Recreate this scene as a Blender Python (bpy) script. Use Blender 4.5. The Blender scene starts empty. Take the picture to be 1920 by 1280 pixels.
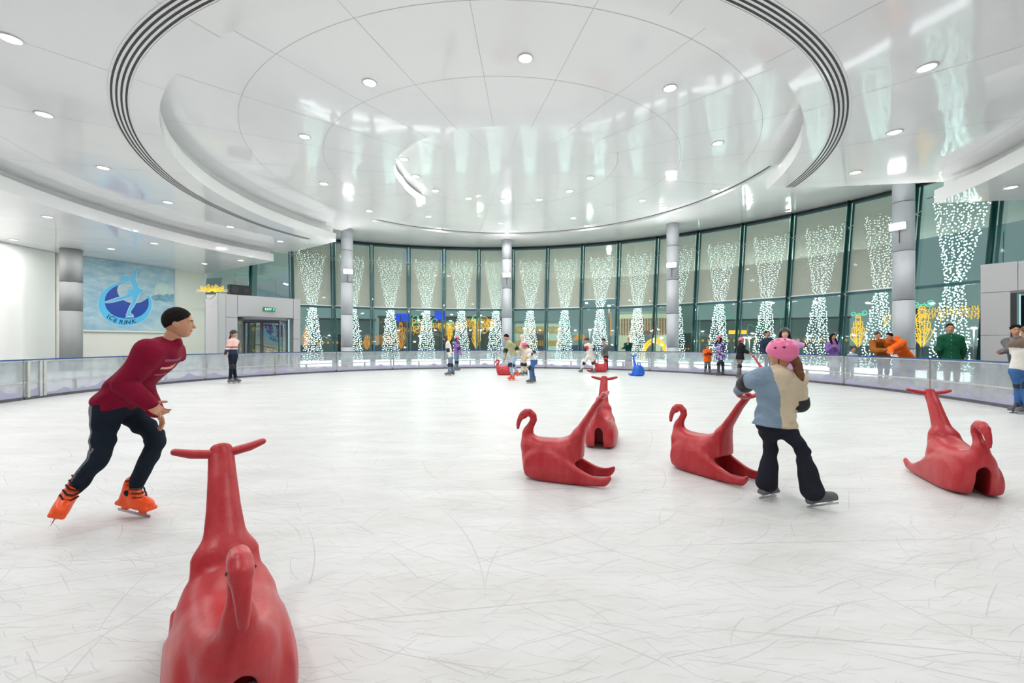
import bpy, math, random
import numpy as np
from mathutils import Vector, Matrix
# ------------------------------------------------------------------ scene, camera, light
scene = bpy.context.scene
COL = scene.collection
EYE = 1.4
cam_data = bpy.data.cameras.new('camera')
cam_data.sensor_width = 36.0
cam_data.lens = 15.0
cam_data.shift_y = 3.0 / 1920.0
cam_data.clip_end = 400.0
cam = bpy.data.objects.new('camera', cam_data)
cam.location = (0, 0, EYE)
cam.rotation_euler = (math.radians(90), 0, 0)
COL.objects.link(cam)
scene.camera = cam
scene.view_settings.view_transform = 'Standard'
scene.view_settings.look = 'None'
scene.view_settings.exposure = 0.19
scene.view_settings.gamma = 1.0
scene.view_settings.use_curve_mapping = False

def lin(c):
    """sRGB 0-255 -> linear rgba"""
    o = []
    for v in c[:3]:
        v = v / 255.0
        o.append(v / 12.92 if v <= 0.04045 else ((v + 0.055) / 1.055) ** 2.4)
    return (o[0], o[1], o[2], 1.0)

world = bpy.data.worlds.new('night_sky')
scene.world = world
world.use_nodes = True
wn = world.node_tree.nodes; wl = world.node_tree.links
wn.clear()
wo = wn.new('ShaderNodeOutputWorld'); wb = wn.new('ShaderNodeBackground')
tc = wn.new('ShaderNodeTexCoord'); sp = wn.new('ShaderNodeSeparateXYZ'); cr = wn.new('ShaderNodeValToRGB')
wl.new(tc.outputs['Generated'], sp.inputs[0]); wl.new(sp.outputs['Z'], cr.inputs[0])
cr.color_ramp.elements[0].position = 0.0; cr.color_ramp.elements[0].color = lin((150, 160, 158))
cr.color_ramp.elements[1].position = 0.5; cr.color_ramp.elements[1].color = lin((88, 108, 122))
wl.new(cr.outputs[0], wb.inputs['Color']); wb.inputs['Strength'].default_value = 1.0
wl.new(wb.outputs[0], wo.inputs['Surface'])

LAMP_W = 18.0         # watts of one recessed ceiling downlight
FLOOD_W = 55.0       # watts of one column floodlight

# ------------------------------------------------------------------ helpers
def link(o): COL.objects.link(o); return o

def mesh_obj(name, verts, faces, mats, parent=None, smooth=False, midx=None, loc=None):
    me = bpy.data.meshes.new(name)
    me.from_pydata([tuple(v) for v in verts], [], [tuple(f) for f in faces])
    if not isinstance(mats, (list, tuple)): mats = [mats]
    for m in mats: me.materials.append(m)
    if midx is not None: me.polygons.foreach_set('material_index', list(midx))
    if smooth: me.polygons.foreach_set('use_smooth', [True] * len(me.polygons))
    me.update()
    o = bpy.data.objects.new(name, me)
    if loc is not None: o.location = loc
    link(o)
    if parent is not None: o.parent = parent
    return o

def tag(o, label=None, cat=None, group=None, kind=None):
    if label: o['label'] = label
    if cat: o['category'] = cat
    if group: o['group'] = group
    if kind: o['kind'] = kind
    return o

def empty(name, loc=(0, 0, 0), rz=0.0):
    o = bpy.data.objects.new(name, None)
    o.location = loc; o.rotation_euler = (0, 0, rz)
    o.empty_display_size = 0.1
    return link(o)

def copy_tree(o, parent=None):
    c = o.copy(); COL.objects.link(c)
    if parent is not None: c.parent = parent
    for ch in list(o.children): copy_tree(ch, c)
    return c

class MB:
    """collects boxes, tubes and polygons into one mesh"""
    def __init__(s): s.v = []; s.f = []; s.m = []; s.mi = 0
    def poly(s, pts):
        n = len(s.v); s.v += [tuple(p) for p in pts]; s.f.append(list(range(n, n + len(pts)))); s.m.append(s.mi)
    def add(s, vs, fs):
        n = len(s.v); s.v += [tuple(p) for p in vs]
        for f in fs: s.f.append([i + n for i in f]); s.m.append(s.mi)
    def box(s, c, d, M=None):
        x, y, z = d[0] / 2, d[1] / 2, d[2] / 2
        vs = [Vector((i * x, j * y, k * z)) for i in (-1, 1) for j in (-1, 1) for k in (-1, 1)]
        if M is not None: vs = [M @ v for v in vs]
        vs = [v + Vector(c) for v in vs]
        s.add(vs, [(0, 1, 3, 2), (4, 6, 7, 5), (0, 4, 5, 1), (2, 3, 7, 6), (0, 2, 6, 4), (1, 5, 7, 3)])
    def hexa(s, a, b):
        """a, b: two quads (4 pts each), lofted"""
        s.add(list(a) + list(b), [(0, 1, 2, 3), (7, 6, 5, 4), (0, 4, 5, 1), (1, 5, 6, 2), (2, 6, 7, 3), (3, 7, 4, 0)])
    def beam(s, a, b, w, h, up=(0, 0, 1)):
        a = Vector(a); b = Vector(b); d = (b - a).normalized()
        u = Vector(up)
        if abs(d.dot(u)) > .99: u = Vector((1, 0, 0))
        r = d.cross(u).normalized(); u = r.cross(d).normalized()
        q = [(-1, -1), (1, -1), (1, 1), (-1, 1)]
        s.hexa([a + r * i * w / 2 + u * j * h / 2 for i, j in q], [b + r * i * w / 2 + u * j * h / 2 for i, j in q])
    def tube(s, pts, r, n=8, close=True, ry=None):
        pts = [Vector(p) for p in pts]; m = len(pts)
        rs = r if isinstance(r, (list, tuple)) else [r] * m
        base = len(s.v); pu = None
        for i, p in enumerate(pts):
            d = (pts[min(i + 1, m - 1)] - pts[max(i - 1, 0)]).normalized()
            if pu is None:
                pu = Vector((0, 0, 1)) if abs(d.z) < .9 else Vector((0, 1, 0))
            rt = d.cross(pu).normalized(); u = rt.cross(d).normalized(); pu = u
            for k in range(n):
                a = 2 * math.pi * k / n
                s.v.append(tuple(p + rt * math.cos(a) * rs[i] + u * math.sin(a) * (rs[i] if ry is None else ry)))
        for i in range(m - 1):
            for k in range(n):
                k2 = (k + 1) % n
                s.f.append([base + i * n + k, base + i * n + k2, base + (i + 1) * n + k2, base + (i + 1) * n + k]); s.m.append(s.mi)
        if close:
            s.f.append([base + k for k in range(n)][::-1]); s.m.append(s.mi)
            s.f.append([base + (m - 1) * n + k for k in range(n)]); s.m.append(s.mi)
    def lathe(s, prof, c=(0, 0, 0), n=32, cap=True):
        base = len(s.v)
        for (r, z) in prof:
            for k in range(n):
                a = 2 * math.pi * k / n
                s.v.append((c[0] + r * math.cos(a), c[1] + r * math.sin(a), c[2] + z))
        for i in range(len(prof) - 1):
            for k in range(n):
                k2 = (k + 1) % n
                s.f.append([base + i * n + k, base + i * n + k2, base + (i + 1) * n + k2, base + (i + 1) * n + k]); s.m.append(s.mi)
        if cap:
            s.f.append([base + k for k in range(n)][::-1]); s.m.append(s.mi)
            s.f.append([base + (len(prof) - 1) * n + k for k in range(n)]); s.m.append(s.mi)
    def ball(s, c, r, n=8, sc=(1, 1, 1)):
        base = len(s.v); c = Vector(c)
        for i in range(1, n):
            t = math.pi * i / n
            for k in range(2 * n):
                a = math.pi * k / n
                s.v.append((c.x + r * sc[0] * math.sin(t) * math.cos(a), c.y + r * sc[1] * math.sin(t) * math.sin(a), c.z + r * sc[2] * math.cos(t)))
        s.v.append((c.x, c.y, c.z + r * sc[2])); s.v.append((c.x, c.y, c.z - r * sc[2])); T = len(s.v) - 2; B = T + 1; N = 2 * n
        for i in range(n - 2):
            for k in range(N):
                s.f.append([base + i * N + k, base + (i + 1) * N + k, base + (i + 1) * N + (k + 1) % N, base + i * N + (k + 1) % N]); s.m.append(s.mi)
        for k in range(N):
            s.f.append([T, base + k, base + (k + 1) % N]); s.m.append(s.mi)
            s.f.append([B, base + (n - 2) * N + (k + 1) % N, base + (n - 2) * N + k]); s.m.append(s.mi)
    def build(s, name, mats, parent=None, smooth=False, loc=None):
        return mesh_obj(name, s.v, s.f, mats, parent, smooth, s.m, loc)

def smooth_poly(P, it=2):
    for _ in range(it):
        Q = []
        for i in range(len(P)):
            a = P[i]; b = P[(i + 1) % len(P)]; Q += [(a[0] * .75 + b[0] * .25, a[1] * .75 + b[1] * .25), (a[0] * .25 + b[0] * .75, a[1] * .25 + b[1] * .75)]
        P = Q
    return P

# ------------------------------------------------------------------ materials
def mat(name, col, rough=.5, metal=0., spec=.5, emis=None, es=0., coat=0., bump=None, var=None, alpha=None, sheen=0.):
    """col: sRGB 0-255.  bump=(scale, strength[, detail]); var=(scale, amount) mottles the colour"""
    m = bpy.data.materials.new(name); m.use_nodes = True
    nt = m.node_tree; b = nt.nodes['Principled BSDF']
    b.inputs['Base Color'].default_value = lin(col)
    b.inputs['Roughness'].default_value = rough
    b.inputs['Metallic'].default_value = metal
    b.inputs['Specular IOR Level'].default_value = spec
    if coat: b.inputs['Coat Weight'].default_value = coat; b.inputs['Coat Roughness'].default_value = .08
    if sheen: b.inputs['Sheen Weight'].default_value = sheen
    if emis is not None:
        b.inputs['Emission Color'].default_value = lin(emis); b.inputs['Emission Strength'].default_value = es
    if var is not None or bump is not None:
        tcn = nt.nodes.new('ShaderNodeTexCoord')
    if var is not None:
        n = nt.nodes.new('ShaderNodeTexNoise'); n.inputs['Scale'].default_value = var[0]; n.inputs['Detail'].default_value = 5
        nt.links.new(tcn.outputs['Object'], n.inputs['Vector'])
        r = nt.nodes.new('ShaderNodeValToRGB')
        c = lin(col); a = var[1]
        r.color_ramp.elements[0].position = .3; r.color_ramp.elements[1].position = .7
        r.color_ramp.elements[0].color = tuple(max(0, x * (1 - a)) for x in c[:3]) + (1,)
        r.color_ramp.elements[1].color = tuple(min(1, x * (1 + a)) for x in c[:3]) + (1,)
        nt.links.new(n.outputs['Fac'], r.inputs[0]); nt.links.new(r.outputs[0], b.inputs['Base Color'])
    if bump is not None:
        n = nt.nodes.new('ShaderNodeTexNoise'); n.inputs['Scale'].default_value = bump[0]
        n.inputs['Detail'].default_value = bump[2] if len(bump) > 2 else 3
        nt.links.new(tcn.outputs['Object'], n.inputs['Vector'])
        bn = nt.nodes.new('ShaderNodeBump'); bn.inputs['Strength'].default_value = bump[1]; bn.inputs['Distance'].default_value = .02
        nt.links.new(n.outputs['Fac'], bn.inputs['Height']); nt.links.new(bn.outputs[0], b.inputs['Normal'])
    return m

def glass_mat(name, tint, gloss=.1, rough=.02, haze=0., hazecol=(230, 235, 238)):
    m = bpy.data.materials.new(name); m.use_nodes = True
    nt = m.node_tree; N = nt.nodes; L = nt.links; N.clear()
    o = N.new('ShaderNodeOutputMaterial'); t = N.new('ShaderNodeBsdfTransparent'); g = N.new('ShaderNodeBsdfGlossy')
    t.inputs[0].default_value = lin(tint); g.inputs['Roughness'].default_value = rough
    base = t.outputs[0]
    if haze > 0:
        d = N.new('ShaderNodeBsdfDiffuse'); d.inputs[0].default_value = lin(hazecol)
        tr = N.new('ShaderNodeBsdfTranslucent'); tr.inputs[0].default_value = lin(hazecol)
        a = N.new('ShaderNodeMixShader'); a.inputs[0].default_value = .5
        L.new(d.outputs[0], a.inputs[1]); L.new(tr.outputs[0], a.inputs[2])
        mx = N.new('ShaderNodeMixShader')
        tcn = N.new('ShaderNodeTexCoord'); no = N.new('ShaderNodeTexNoise'); no.inputs['Scale'].default_value = 3.5; no.inputs['Detail'].default_value = 6
        L.new(tcn.outputs['Object'], no.inputs['Vector'])
        mr = N.new('ShaderNodeMapRange'); mr.inputs['From Min'].default_value = .3; mr.inputs['From Max'].default_value = .7
        mr.inputs['To Min'].default_value = haze * .8; mr.inputs['To Max'].default_value = haze * 1.2
        L.new(no.outputs['Fac'], mr.inputs['Value']); L.new(mr.outputs[0], mx.inputs[0])
        L.new(t.outputs[0], mx.inputs[1]); L.new(a.outputs[0], mx.inputs[2]); base = mx.outputs[0]
    m2 = N.new('ShaderNodeMixShader'); f = N.new('ShaderNodeLayerWeight'); f.inputs[0].default_value = .25
    mm = N.new('ShaderNodeMath'); mm.operation = 'MULTIPLY_ADD'; mm.inputs[1].default_value = .5; mm.inputs[2].default_value = gloss * .5
    L.new(f.outputs['Fresnel'], mm.inputs[0]); L.new(mm.outputs[0], m2.inputs[0])
    L.new(base, m2.inputs[1]); L.new(g.outputs[0], m2.inputs[2]); L.new(m2.outputs[0], o.inputs[0])
    return m

def emit(name, col, s, sample=False):
    m = bpy.data.materials.new(name); m.use_nodes = True
    nt = m.node_tree; nt.nodes.clear()
    o = nt.nodes.new('ShaderNodeOutputMaterial'); e = nt.nodes.new('ShaderNodeEmission')
    e.inputs[0].default_value = lin(col); e.inputs[1].default_value = s
    nt.links.new(e.outputs[0], o.inputs[0])
    if not sample:
        try: m.cycles.emission_sampling = 'NONE'
        except Exception: pass
    return m

def ceiling_mat():
    m = mat('glossy_white_ceiling_panel', (243, 243, 243), rough=.07, spec=.6)
    nt = m.node_tree; N = nt.nodes; L = nt.links; b = N['Principled BSDF']
    tcn = N.new('ShaderNodeTexCoord')
    n1 = N.new('ShaderNodeTexNoise'); n1.inputs['Scale'].default_value = .55; n1.inputs['Detail'].default_value = 1.5; n1.inputs['Distortion'].default_value = .6
    L.new(tcn.outputs['Object'], n1.inputs['Vector'])
    bn = N.new('ShaderNodeBump'); bn.inputs['Strength'].default_value = .4; bn.inputs['Distance'].default_value = .05
    L.new(n1.outputs['Fac'], bn.inputs['Height']); L.new(bn.outputs[0], b.inputs['Normal'])
    return m

def ice_mat():
    m = mat('scratched_ice', (210, 211, 211), rough=.42, spec=.35)
    nt = m.node_tree; N = nt.nodes; L = nt.links; b = N['Principled BSDF']
    tcn = N.new('ShaderNodeTexCoord')
    def M(op, x, y=None, z=None):
        n = N.new('ShaderNodeMath'); n.operation = op
        for i, v in enumerate((x, y, z)):
            if v is None: continue
            if isinstance(v, (int, float)): n.inputs[i].default_value = v
            else: L.new(v, n.inputs[i])
        return n.outputs[0]
    def scratch(scale, width, strength, a0, span, curve, keep, seed):
        """one random straight or slightly curved cut per cell of a 2-D Voronoi lattice"""
        mp = N.new('ShaderNodeMapping'); mp.inputs['Location'].default_value = (seed * 3.71, seed * 1.93, 0); mp.inputs['Rotation'].default_value = (0, 0, seed * .7)
        L.new(tcn.outputs['Object'], mp.inputs[0])
        v = N.new('ShaderNodeTexVoronoi'); v.voronoi_dimensions = '2D'; v.inputs['Scale'].default_value = scale; v.inputs['Randomness'].default_value = 1
        L.new(mp.outputs[0], v.inputs['Vector'])
        sc_ = N.new('ShaderNodeVectorMath'); sc_.operation = 'SUBTRACT'; L.new(mp.outputs[0], sc_.inputs[0]); L.new(v.outputs['Position'], sc_.inputs[1])
        sx = N.new('ShaderNodeSeparateXYZ'); L.new(sc_.outputs[0], sx.inputs[0]); sc = N.new('ShaderNodeSeparateColor'); L.new(v.outputs['Color'], sc.inputs[0])
        ang = M('MULTIPLY_ADD', sc.outputs['Red'], span, a0 + seed * .7 - span / 2)
        ca, sa = M('COSINE', ang), M('SINE', ang)
        u = M('ADD', M('MULTIPLY', sx.outputs['X'], ca), M('MULTIPLY', sx.outputs['Y'], sa))
        w = M('SUBTRACT', M('MULTIPLY', sx.outputs['Y'], ca), M('MULTIPLY', sx.outputs['X'], sa))
        cv = M('MULTIPLY', M('SUBTRACT', sc.outputs['Green'], .5), curve * scale)
        w = M('ABSOLUTE', M('ADD', w, M('MULTIPLY', M('MULTIPLY', u, u), cv)))
        mr = N.new('ShaderNodeMapRange'); mr.inputs['From Min'].default_value = width * .15; mr.inputs['From Max'].default_value = width * .68; mr.inputs['To Min'].default_value = strength * .72; mr.inputs['To Max'].default_value = 0
        L.new(w, mr.inputs['Value'])
        fade = M('MULTIPLY', M('LESS_THAN', sc.outputs['Blue'], keep), M('MAXIMUM', M('SUBTRACT', 1.0, M('MULTIPLY', M('MULTIPLY', u, u), scale * scale * 1.6)), 0.0))
        return M('MULTIPLY', mr.outputs[0], fade)
    outs = []
    for i, (scale, width, strength, a0, span, curve, keep) in enumerate([
            (.45, .010, .50, 0, 1.2, .5, .8), (.6, .009, .45, 0, 3.1, .6, .8), (.8, .008, .5, .2, 1.0, .4, .8), (1.0, .008, .45, 0, 3.1, .8, .8), (1.4, .007, .45, -.2, 1.2, .5, .8),
            (1.9, .007, .4, 0, 3.1, 1.0, .8), (2.6, .006, .42, 0, .9, .6, .8), (3.6, .006, .38, 0, 2.2, .6, .8), (5.0, .005, .35, .1, 1.0, .5, .8), (7.0, .005, .32, 0, 1.6, .5, .8), (10.0, .005, .28, -.1, 1.2, .5, .8)]):
        outs.append(scratch(scale, width, strength, a0, span, curve, keep, i + 1))
    acc = outs[0]
    for o in outs[1:]: acc = M('MAXIMUM', acc, o)
    big = N.new('ShaderNodeTexNoise'); big.inputs['Scale'].default_value = .9; big.inputs['Detail'].default_value = 10; big.inputs['Roughness'].default_value = .72
    mpb = N.new('ShaderNodeMapping'); mpb.inputs['Scale'].default_value = (.8, 2.6, 1); L.new(tcn.outputs['Object'], mpb.inputs[0]); L.new(mpb.outputs[0], big.inputs['Vector'])
    cr2 = N.new('ShaderNodeValToRGB'); cr2.color_ramp.elements[0].position = .3; cr2.color_ramp.elements[1].position = .6
    cr2.color_ramp.elements[0].color = lin((198, 197, 196)); cr2.color_ramp.elements[1].color = lin((213, 214, 215))
    L.new(big.outputs['Fac'], cr2.inputs[0])
    mx = N.new('ShaderNodeMix'); mx.data_type = 'RGBA'; mx.inputs['B'].default_value = lin((104, 102, 102))
    L.new(acc, mx.inputs['Factor']); L.new(cr2.outputs[0], mx.inputs['A']); L.new(mx.outputs['Result'], b.inputs['Base Color'])
    bn = N.new('ShaderNodeBump'); bn.inputs['Strength'].default_value = .25; bn.inputs['Distance'].default_value = .01; bn.invert = True
    L.new(acc, bn.inputs['Height']); L.new(bn.outputs[0], b.inputs['Normal'])
    return m

M_CEIL = ceiling_mat()
M_ICE = ice_mat()
M_JOINT = mat('panel_joint', (165, 165, 165), .7)
M_SLOT = mat('dark_slot', (70, 70, 70), .8)
M_WHITE = mat('white_wall_panel', (236, 236, 234), .45)
M_CREAM = mat('cream_wall', (220, 219, 211), .6)
M_GREYWALL = mat('grey_clad_panel', (190, 191, 193), .35, metal=.15)
M_FLOOR = mat('grey_rubber_floor', (170, 172, 176), .7, var=(3, .12))
M_STEEL = mat('brushed_column_steel', (196, 200, 205), .6, metal=.12)
M_STEELW = mat('wet_galvanised_rail', (196, 196, 194), .4, metal=.3, var=(9, .12))
M_DARK = mat('dark_metal', (45, 47, 50), .45)
M_BLACK = mat('black_plastic', (24, 25, 28), .4)
M_BLUE = mat('blue_rail_cap', (34, 74, 140), .4)
M_RUBBER = mat('dark_rubber_kick', (92, 92, 96), .8, var=(6, .2))
M_LILAC = mat('lilac_mountain_print', (172, 170, 196), .6)
M_WIN = glass_mat('window_glass', (218, 236, 234), .06)
M_FIN = glass_mat('green_glass_fin', (78, 150, 146), .15, haze=.25, hazecol=(60, 130, 125))
M_RINKGLASS = glass_mat('scuffed_clear_rink_panel', (234, 240, 242), .12, .08, haze=.3, hazecol=(242, 244, 248))
M_LOWGLASS = glass_mat('frosted_lower_rink_panel', (236, 238, 244), .1, .15, haze=.4, hazecol=(246, 247, 252))
M_LAMP = emit('downlight_lens', (255, 253, 248), 9.0)
M_LAMPRIM = mat('white_lamp_rim', (235, 235, 235), .4)
M_FLOOD = emit('floodlight_lens', (255, 253, 250), 25.0)
M_BULB = emit('cool_white_bulb', (232, 252, 250), 12.0)
M_WARM = emit('warm_white_bulb', (255, 235, 200), 9.0)
M_GOLD = emit('gold_rope_light', (255, 176, 44), 2.2)
M_GOLD2 = emit('amber_rope_light', (250, 150, 50), 1.3)
M_CYAN = emit('green_rope_light', (120, 240, 200), 1.6)
M_LASER = emit('green_laser_line', (40, 200, 120), .9)
M_BLUES = emit('blue_sign_light', (40, 80, 230), 1.3)
M_STRIP = emit('floor_light_strip', (240, 250, 255), 3.5, True)
M_PLAZA = mat('night_plaza_paving', (140, 150, 150), .6, var=(.4, .2))
M_WIRE = mat('string_wire', (40, 60, 60), .8)
# ------------------------------------------------------------------ geometry of the hall (metres; rink centre about 12 m ahead)
RC = (-.53, 12.2); RR = 11.6            # rink centre, radius
GC = (-1.65, 8.0)                        # centre of the curved glass wall
CC = (-.3, 15.0)                         # centre of the ceiling rings
FLOOR_Z = .12
def pol(c, r, deg, z=0.0):
    a = math.radians(deg); return Vector((c[0] + r * math.cos(a), c[1] + r * math.sin(a), z))
def at(px, py, Y):
    return Vector(((px - 960) / 800.0 * Y, Y, EYE + (643 - py) / 800.0 * Y))

# ice and floors
mb = MB(); n = 128
mb.poly([pol(RC, RR, 360 * k / n, 0) for k in range(n)])
tag(mb.build('floor', M_ICE), kind='structure')
mb = MB()
outer = [(-24, -5), (20, -5), (20, 30), (-24, 30)]
for k in range(n):
    a0 = 360 * k / n; a1 = 360 * (k + 1) / n
    def ex(a):
        d = Vector((math.cos(math.radians(a)), math.sin(math.radians(a)))); t = 1e9
        if d.x > 0: t = min(t, (19 - RC[0]) / d.x)
        if d.x < 0: t = min(t, (-24 - RC[0]) / d.x)
        if d.y > 0: t = min(t, (29 - RC[1]) / d.y)
        if d.y < 0: t = min(t, (-5 - RC[1]) / d.y)
        t = min(t, 40); return Vector((RC[0] + d.x * t, RC[1] + d.y * t, FLOOR_Z))
    mb.poly([pol(RC, RR + .14, a0, FLOOR_Z), ex(a0), ex(a1), pol(RC, RR + .14, a1, FLOOR_Z)])
    mb.poly([pol(RC, RR + .14, a0, -.02), pol(RC, RR + .14, a0, FLOOR_Z), pol(RC, RR + .14, a1, FLOOR_Z), pol(RC, RR + .14, a1, -.02)])
tag(mb.build('floor', M_FLOOR), kind='structure')
mb = MB(); mb.poly([(-200, -60, -.05), (200, -60, -.05), (200, 300, -.05), (-200, 300, -.05)])
tag(mb.build('ground', M_PLAZA), kind='structure')

# ---- ceiling: an upper disc and ring, and three lower rings that stop on two radial cuts
ZD, ZF, ZA, ZB, ZC = EYE + 6.12, EYE + 6.0, EYE + 5.75, EYE + 4.98, EYE + 4.33
THR = 352.4
def interp(tab, th):
    if th <= tab[0][0]: return tab[0][1]
    for (a, ra), (b, rb) in zip(tab, tab[1:]):
        if th <= b:
            t = (th - a) / (b - a); return ra + (rb - ra) * t
    return tab[-1][1]
A_IN = [(140, 4.25), (155, 3.95), (172, 3.72), (205, 3.68), (275, 3.68), (330, 4.1), (352, 4.28)]
B_IN = [(144.5, 10.25), (152, 9.98), (163, 9.76), (177, 9.6), (188, 9.52), (207, 9.4), (240, 9.2), (281, 8.98), (311, 8.8), (340, 8.64), (353, 8.62)]
C_IN = [(148, 14.5), (185, 14.45), (220, 14.3), (270, 14.0), (338, 13.45), (353, 13.5)]
def slab(z, tab, th0, out_r, top, lip=.4, rec=.26, seams_r=(), seams_a=()):
    N = 96; ths = [th0 + (THR - th0) * i / N for i in range(N + 1)]
    m = MB()
    def R(t): return interp(tab, t)
    def O(t): return out_r(t) if callable(out_r) else out_r
    # profile (closed) in (r, z)
    def prof(t):
        r = R(t)
        return [(r, z), (r, z + lip), (r + .03, z + lip), (r + .03, z + .05), (r + rec, z + .05), (r + rec, top), (O(t), top), (O(t), z)] if False else \
               [(r, z), (r, z + lip), (r + .04, z + lip), (r + .04, z + .04), (r + rec, z + .04), (r + rec, top), (O(t), top), (O(t), z)]
    P = [[pol(CC, rr, t, zz) for rr, zz in prof(t)] for t in ths]
    k = len(P[0]); base = 0
    for row in P: m.v += [tuple(p) for p in row]
    for i in range(N):
        for j in range(k):
            j2 = (j + 1) % k
            m.f.append([i * k + j, (i + 1) * k + j, (i + 1) * k + j2, i * k + j2]); m.m.append(0)
    m.f.append(list(range(k))); m.m.append(0)
    m.f.append([N * k + j for j in range(k)][::-1]); m.m.append(0)
    # thin panel joints, slightly proud of the face
    m.mi = 1
    for sr in seams_r:
        for i in range(N):
            t0, t1 = ths[i], ths[i + 1]
            a = sr(t0) if callable(sr) else sr; b = sr(t1) if callable(sr) else sr
            if a < R(t0): continue
            m.poly([pol(CC, a, t0, z - .002), pol(CC, b, t1, z - .002), pol(CC, b + .008, t1, z - .002), pol(CC, a + .008, t0, z - .002)])
    for sa in seams_a:
        r0 = R(sa); r1 = O(sa); da0 = math.degrees(.004 / r0); da1 = math.degrees(.004 / r1)
        m.poly([pol(CC, r0, sa - da0, z - .002), pol(CC, r1, sa - da1, z - .002), pol(CC, r1, sa + da1, z - .002), pol(CC, r0, sa + da0, z - .002)])
    return tag(m.build('ceiling', [M_CEIL, M_JOINT]), kind='structure')
rad = [174 - 31 + 15.5 * i for i in range(0, 14)]
slab(ZA, A_IN, 141, lambda t: interp(B_IN, t) + .6, ZD, lip=.3, rec=.2, seams_r=(5.8, 7.85), seams_a=[a for a in rad if a > 143])
slab(ZB, B_IN, 144.5, lambda t: interp(C_IN, t) + .6, ZD + .1, seams_r=(lambda t: interp(B_IN, t) + .75, 12.9), seams_a=[a + 5 for a in rad if a > 143])
slab(ZC, C_IN, 148.3, lambda t: 34.0, ZD + .2, seams_r=(17.0, 20.0), seams_a=[a + 2 for a in rad if a > 147])
# upper disc, and the outer ring above the glass with a riser between them
mb = MB(); N = 96; DR = 9.25
mb.poly([pol((CC[0], 14.5), DR + .05, 360 * k / N, ZD) for k in range(N)][::-1])
mb.mi = 1
for k in range(12):
    a = 10 + 30 * k
    mb.poly([pol(CC, .1, a, ZD - .002), pol(CC, 9.0, a - .05, ZD - .002), pol(CC, 9.0, a + .05, ZD - .002)])
for k in range(N):
    a0, a1 = 360 * k / N, 360 * (k + 1) / N
    for r in (3.9, 6.0):
        mb.poly([pol(CC, r, a0, ZD - .002), pol(CC, r, a1, ZD - .002), pol(CC, r + .012, a1, ZD - .002), pol(CC, r + .012, a0, ZD - .002)])
tag(mb.build('ceiling', [M_CEIL, M_JOINT]), kind='structure')
mb = MB()
for k in range(N):
    a0, a1 = -25 + 195 * k / N, -25 + 195 * (k + 1) / N
    c2 = (CC[0], 14.5)
    p0, p1 = pol(c2, DR, a0), pol(c2, DR, a1); q0, q1 = pol(c2, 26, a0), pol(c2, 26, a1)
    mb.mi = 0
    mb.add([(p0.x, p0.y, ZF), (p1.x, p1.y, ZF), (q1.x, q1.y, ZF), (q0.x, q0.y, ZF)], [(0, 1, 2, 3)])
    mb.add([(p0.x, p0.y, ZF), (p1.x, p1.y, ZF), (p1.x, p1.y, ZD + .05), (p0.x, p0.y, ZD + .05)], [(0, 1, 2, 3)])
    mb.mi = 1
    s0, s1 = pol(c2, DR - .06, a0), pol(c2, DR - .06, a1)
    mb.add([(s0.x, s0.y, ZD - .004), (s1.x, s1.y, ZD - .004), (p1.x, p1.y, ZD - .004), (p0.x, p0.y, ZD - .004)], [(0, 1, 2, 3)])
tag(mb.build('ceiling', [M_CEIL, M_SLOT]), kind='structure')
# roof deck over everything
mb = MB(); mb.poly([(-40, -20, ZD + .5), (36, -20, ZD + .5), (30, 18, ZD + .5), (12, 30, ZD + .5), (-14, 32, ZD + .5), (-26, 30, ZD + .5)])
tag(mb.build('roof', M_WHITE), kind='structure')

# ---- curved slot air vents in the middle ring
V_R = [(158, 10.85), (172, 10.6), (186, 10.4), (200, 10.15), (215, 9.98), (240, 9.83), (294, 9.55), (320, 9.4), (351, 9.28)]
V_R = [(a, max(r, interp(B_IN, a) + .42)) for a, r in V_R]
vent = empty('air_vent', pol(CC, 9.6, 250, ZB)); vent_l = vent.location.copy()
tag(vent, 'long curved four-slot air vent running round the middle ceiling ring', 'air vent')
frm = MB(); th = [150 + (351.5 - 150) * i / 120 for i in range(121)]
def vr(t):
    s = 0
    for d in (-6, -3, 0, 3, 6): s += interp(V_R, t + d)
    return s / 5
for i in range(120):
    for off, w in ((-.17, .018), (.155, .018)):
        a, b = th[i], th[i + 1]; ra, rb = vr(a) + off, vr(b) + off
        lo = [pol(CC, ra, a, ZB - .008), pol(CC, rb, b, ZB - .008), pol(CC, rb + w, b, ZB - .008), pol(CC, ra + w, a, ZB - .008)]
        frm.hexa([p - vent_l for p in lo], [p - vent_l + Vector((0, 0, .007)) for p in lo])
frm.build('frame', M_LAMPRIM, vent)
for q in range(4):
    sl = MB()
    for i in range(120):
        a, b = th[i], th[i + 1]; off = -.125 + q * .075
        ra, rb = vr(a) + off, vr(b) + off
        lo = [pol(CC, ra, a, ZB - .005), pol(CC, rb, b, ZB - .005), pol(CC, rb + .034, b, ZB - .005), pol(CC, ra + .034, a, ZB - .005)]
        sl.hexa([p - vent_l for p in lo], [p - vent_l + Vector((0, 0, .004)) for p in lo])
    sl.build('slot', M_SLOT, vent)

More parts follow.
